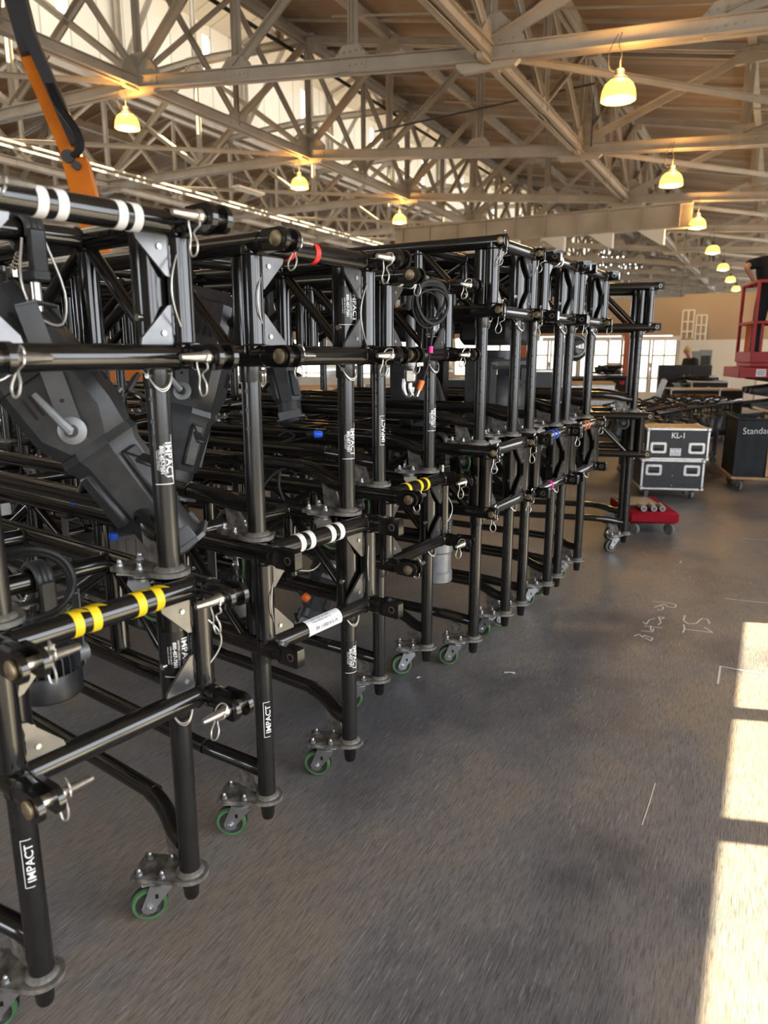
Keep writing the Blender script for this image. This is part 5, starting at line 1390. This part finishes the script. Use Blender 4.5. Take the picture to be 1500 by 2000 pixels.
# ------------------------------------------------------------------ orange boom lift beyond the trusses
t = thing('boom_lift','orange boom lift with a raised folding boom, beyond the truss rows','lift',(-3.55,9.6,0),math.radians(8))
b = B().m('lift_orange'); b.prism([(-1.05,.95),(1.0,.95),(1.05,1.25),(.95,1.9),(.6,2.05),(-.7,2.05),(-1.05,1.7)],1.5,MXZ); b.obj('turret',None,t)
b = B().m('lift_orange'); b.cbox((0,0,.62),(2.3,1.5,.35),.05); b.obj('chassis',None,t)
b = B().m('decal'); b.cbox((.35,-.76,1.16),(1.0,.03,.09),.006); b.cbox((-.2,-.76,1.42),(.55,.03,.05),.006); b.obj('trim_strip',None,t)
b = B().m('paper'); b.box((.12,-.755,1.62),(.28,.006,.22)); b.box((.72,-.755,1.58),(.52,.006,.30)); b.m('inkdark'); b.text('JLG',.26,lambda x,y:(.72+x,-.760,1.58+y),bold=.012)
for j in range(4): b.box((.12,-.760,1.69-.045*j),(.22,.002,.018))
b.obj('decal',None,t)
for x in (-.75,.75):
    for y in (-.85,.85):
        b = B().m('rubber'); b.lathe((x,y-.14,.42),(0,1,0),[(.2,0),(.38,.0),(.42,.04),(.42,.24),(.38,.28),(.2,.28)],n=28); b.m('lift_orange'); b.cyl((x,y-.13,.42),(x,y+.13,.42),.2,n=18); b.obj('wheel',None,t)
Ti = (Matrix.Translation(t.location) @ Matrix.Rotation(math.radians(8),4,'Z')).inverted()
def beam(b, p, q, w0, w1, dep=.26):
    p = Ti @ Vector(p); q = Ti @ Vector(q); d = (q-p).normalized(); y = Vector((0,1,0)); x = d.cross(y).normalized(); y = x.cross(d)*-1
    vs = []
    for c,w in ((p,w0),(q,w1)):
        for sx,sy in ((-1,-1),(1,-1),(1,1),(-1,1)): vs.append(c+x*(sx*w/2)+y*(sy*dep/2))
    b.add(vs,[(0,1,2,3),(7,6,5,4),(0,4,5,1),(1,5,6,2),(2,6,7,3),(3,7,4,0)])
b = B().m('lift_orange'); beam(b,(-3.848,10.733,1.951),(-4.457,11.252,4.285),.30,.34); beam(b,(-4.383,11.217,4.126),(-4.569,11.281,4.416),.30,.22); b.obj('lower_boom',None,t)
b = B().m('inkdark'); beam(b,(-4.054,10.887,1.956),(-4.552,11.379,4.162),.16,.14,.2); b.obj('boom_cylinder',None,t)
b = B().m('lift_orange'); beam(b,(-4.530,11.361,4.311),(-5.255,11.831,5.963),.24,.27,.24); b.obj('upper_boom',None,t)
b = B().m('inkdark'); beam(b,(-4.400,11.197,4.497),(-5.126,11.645,6.047),.16,.17,.16); b.obj('telescopic_ram',None,t)
b = B().m('inkdark'); beam(b,(-5.160,11.700,5.834),(-5.512,12.058,6.983),.26,.3,.22); b.obj('jib',None,t)
b = B().m('cable')
for k in range(3): b.tube([Ti @ (Vector(q)+Vector((.036*k,0,0))) for q in ((-4.771,11.223,5.304),(-4.632,11.105,5.004),(-4.401,11.034,4.687),(-4.336,11.034,4.454),(-4.444,11.057,4.326))],.028,n=8,sub=5)
b.obj('hose',None,t)
b = B().m('inkdark'); q = Ti @ Vector((-4.517,11.160,4.331)); b.cyl(q-Vector((0,.1,0)),q+Vector((0,.1,0)),.09,n=18); q = Ti @ Vector((-4.400,11.131,4.202)); b.cyl(q-Vector((0,.1,0)),q+Vector((0,.1,0)),.06,n=18); b.obj('pivot_pin',None,t)

# ------------------------------------------------------------------ chalk on the floor, scraps
M['chalk'] = mat('chalk',(.62,.60,.58),.9)
def chalk(label, strokes, w=.007, cat='chalk mark'):
    b = B().m('chalk')
    for st in strokes:
        P = [Vector((p[0],p[1],.0016)) for p in st]
        for p,q in zip(P,P[1:]):
            d = (q-p); n = Vector((-d.y,d.x,0)).normalized()*(w/2); b.add([p-n,p+n,q+n,q-n],[(0,1,2,3)][::1]); 
    o = b.obj('chalk_mark'); return tag(o,label,cat)
F = lambda *a: a
chalk('chalk number 51 written on the dark floor by the sunlit patch',[[(1.876,4.221,0.000),(1.831,4.133,0.000),(1.835,4.074,0.000),(1.888,4.083,0.000),(1.928,4.133,0.000),(1.962,4.168,0.000),(1.986,4.151,0.000),(1.965,4.074,0.000)],[(1.804,4.066,0.000),(1.783,4.000,0.000),(1.748,3.937,0.000)],[(1.780,3.992,0.000),(1.922,3.937,0.000),(1.909,4.025,0.000)]],.010)
chalk('scrawled chalk letters on the floor beyond the number 51',[[(1.768,4.475,0.000),(1.875,4.445,0.000),(1.896,4.406,0.000),(1.867,4.359,0.000),(1.828,4.368,0.000),(1.824,4.426,0.000)],[(1.827,4.426,0.000),(1.783,4.397,0.000),(1.736,4.359,0.000)],[(1.783,4.406,0.000),(1.798,4.368,0.000),(1.774,4.321,0.000),(1.741,4.321,0.000)]],.010)
chalk('faint scrawled chalk word on the floor between the trusses and number 51',[[(1.575,4.108,0.000),(1.579,4.066,0.000),(1.625,4.142,0.000),(1.672,4.168,0.000)],[(1.694,4.194,0.000),(1.735,4.185,0.000),(1.703,4.151,0.000),(1.697,4.185,0.000),(1.681,4.099,0.000),(1.649,4.058,0.000)],[(1.557,4.041,0.000),(1.655,4.008,0.000)],[(1.600,4.049,0.000),(1.571,3.968,0.000)],[(1.514,3.968,0.000),(1.571,3.945,0.000),(1.601,4.000,0.000)]],.008)
chalk('last chalk scrawl of the faint word, its end closest to the trusses',[[(1.442,3.883,0.000),(1.482,3.913,0.000),(1.490,3.867,0.000),(1.510,3.898,0.000),(1.540,3.852,0.000),(1.515,3.815,0.000),(1.499,3.860,0.000)]],.008)
chalk('straight chalk line with a corner crossing into the sunlit patch',[[(1.750,3.481,0.000),(1.805,3.450,0.000),(1.952,3.378,0.000),(2.079,3.325,0.000)],[(1.755,3.475,0.000),(1.650,3.274,0.000)]],.010)
chalk('straight dashed chalk line on the floor just past the sunlit patch',[[(2.271,4.535,0.000),(2.338,4.505,0.000)],[(2.350,4.500,0.000),(2.511,4.445,0.000),(2.684,4.397,0.000)]],.010)
chalk('long thin pale scratch in the floor beside the sunlit patch',[[(1.032,2.437,0.000),(0.963,2.310,0.000),(0.894,2.189,0.000)]],.004,'scratch')
chalk('short chalk dashes on the brown floor beyond the canvas cart line',[[(3.155,6.109,0.000),(3.353,6.056,0.000)],[(2.332,5.411,0.000),(2.302,5.355,0.000)]],.010)
for k,(p,q,lab) in enumerate((((0.615,3.395,0.000),(0.669,3.390,0.000),'torn scrap of pale paper tape lying on the open floor'),((0.170,3.331,0.000),(0.186,3.348,0.000),'tiny white scrap on the floor near a green wheel'))):
    b = B().m('paper'); p = Vector(p); q = Vector(q); d = q-p; n_ = Vector((-d.y,d.x,0)).normalized()*.012
    b.add([p-n_*.4+Vector((0,0,.002)),p+n_+Vector((0,0,.004)),(p+q)/2+n_*.5+Vector((0,0,.007)),q+n_+Vector((0,0,.003)),q-n_*.6+Vector((0,0,.002)),(p+q)/2-n_*.2+Vector((0,0,.006))],[(0,5,2,1),(5,4,3,2)])
    tag(b.obj('tape_scrap'),lab,'scrap')

# ------------------------------------------------------------------ camera, light, render look
cam_d = bpy.data.cameras.new('camera'); cam = bpy.data.objects.new('camera', cam_d); COL.objects.link(cam)
cam.location = (0,0,1.6)
cam.rotation_euler = (Matrix.Rotation(math.radians(90-12.55),4,'X') @ Matrix.Rotation(math.radians(ROLL),4,'Z')).to_euler()
cam_d.sensor_fit = 'VERTICAL'; cam_d.sensor_height = 36.0; cam_d.lens = 1400/2000*36.0
cam_d.clip_start = .05; cam_d.clip_end = 200
cam_d.dof.use_dof = True; cam_d.dof.focus_distance = 2.9; cam_d.dof.aperture_fstop = 3.0
SC.camera = cam
SC.view_settings.view_transform = 'Standard'; SC.view_settings.look = 'None'
SC.view_settings.gamma = 1; SC.view_settings.use_curve_mapping = False
SC.view_settings.exposure = EXPO
cy = SC.cycles
cy.use_denoising = True
try: cy.denoiser = 'OPENIMAGEDENOISE'
except Exception: pass
cy.use_adaptive_sampling = True; cy.adaptive_threshold = .04
cy.max_bounces = 6; cy.diffuse_bounces = 3; cy.glossy_bounces = 3; cy.transmission_bounces = 4
cy.sample_clamp_indirect = 6.0; cy.caustics_reflective = False; cy.caustics_refractive = False
bpy.context.view_layer.update()
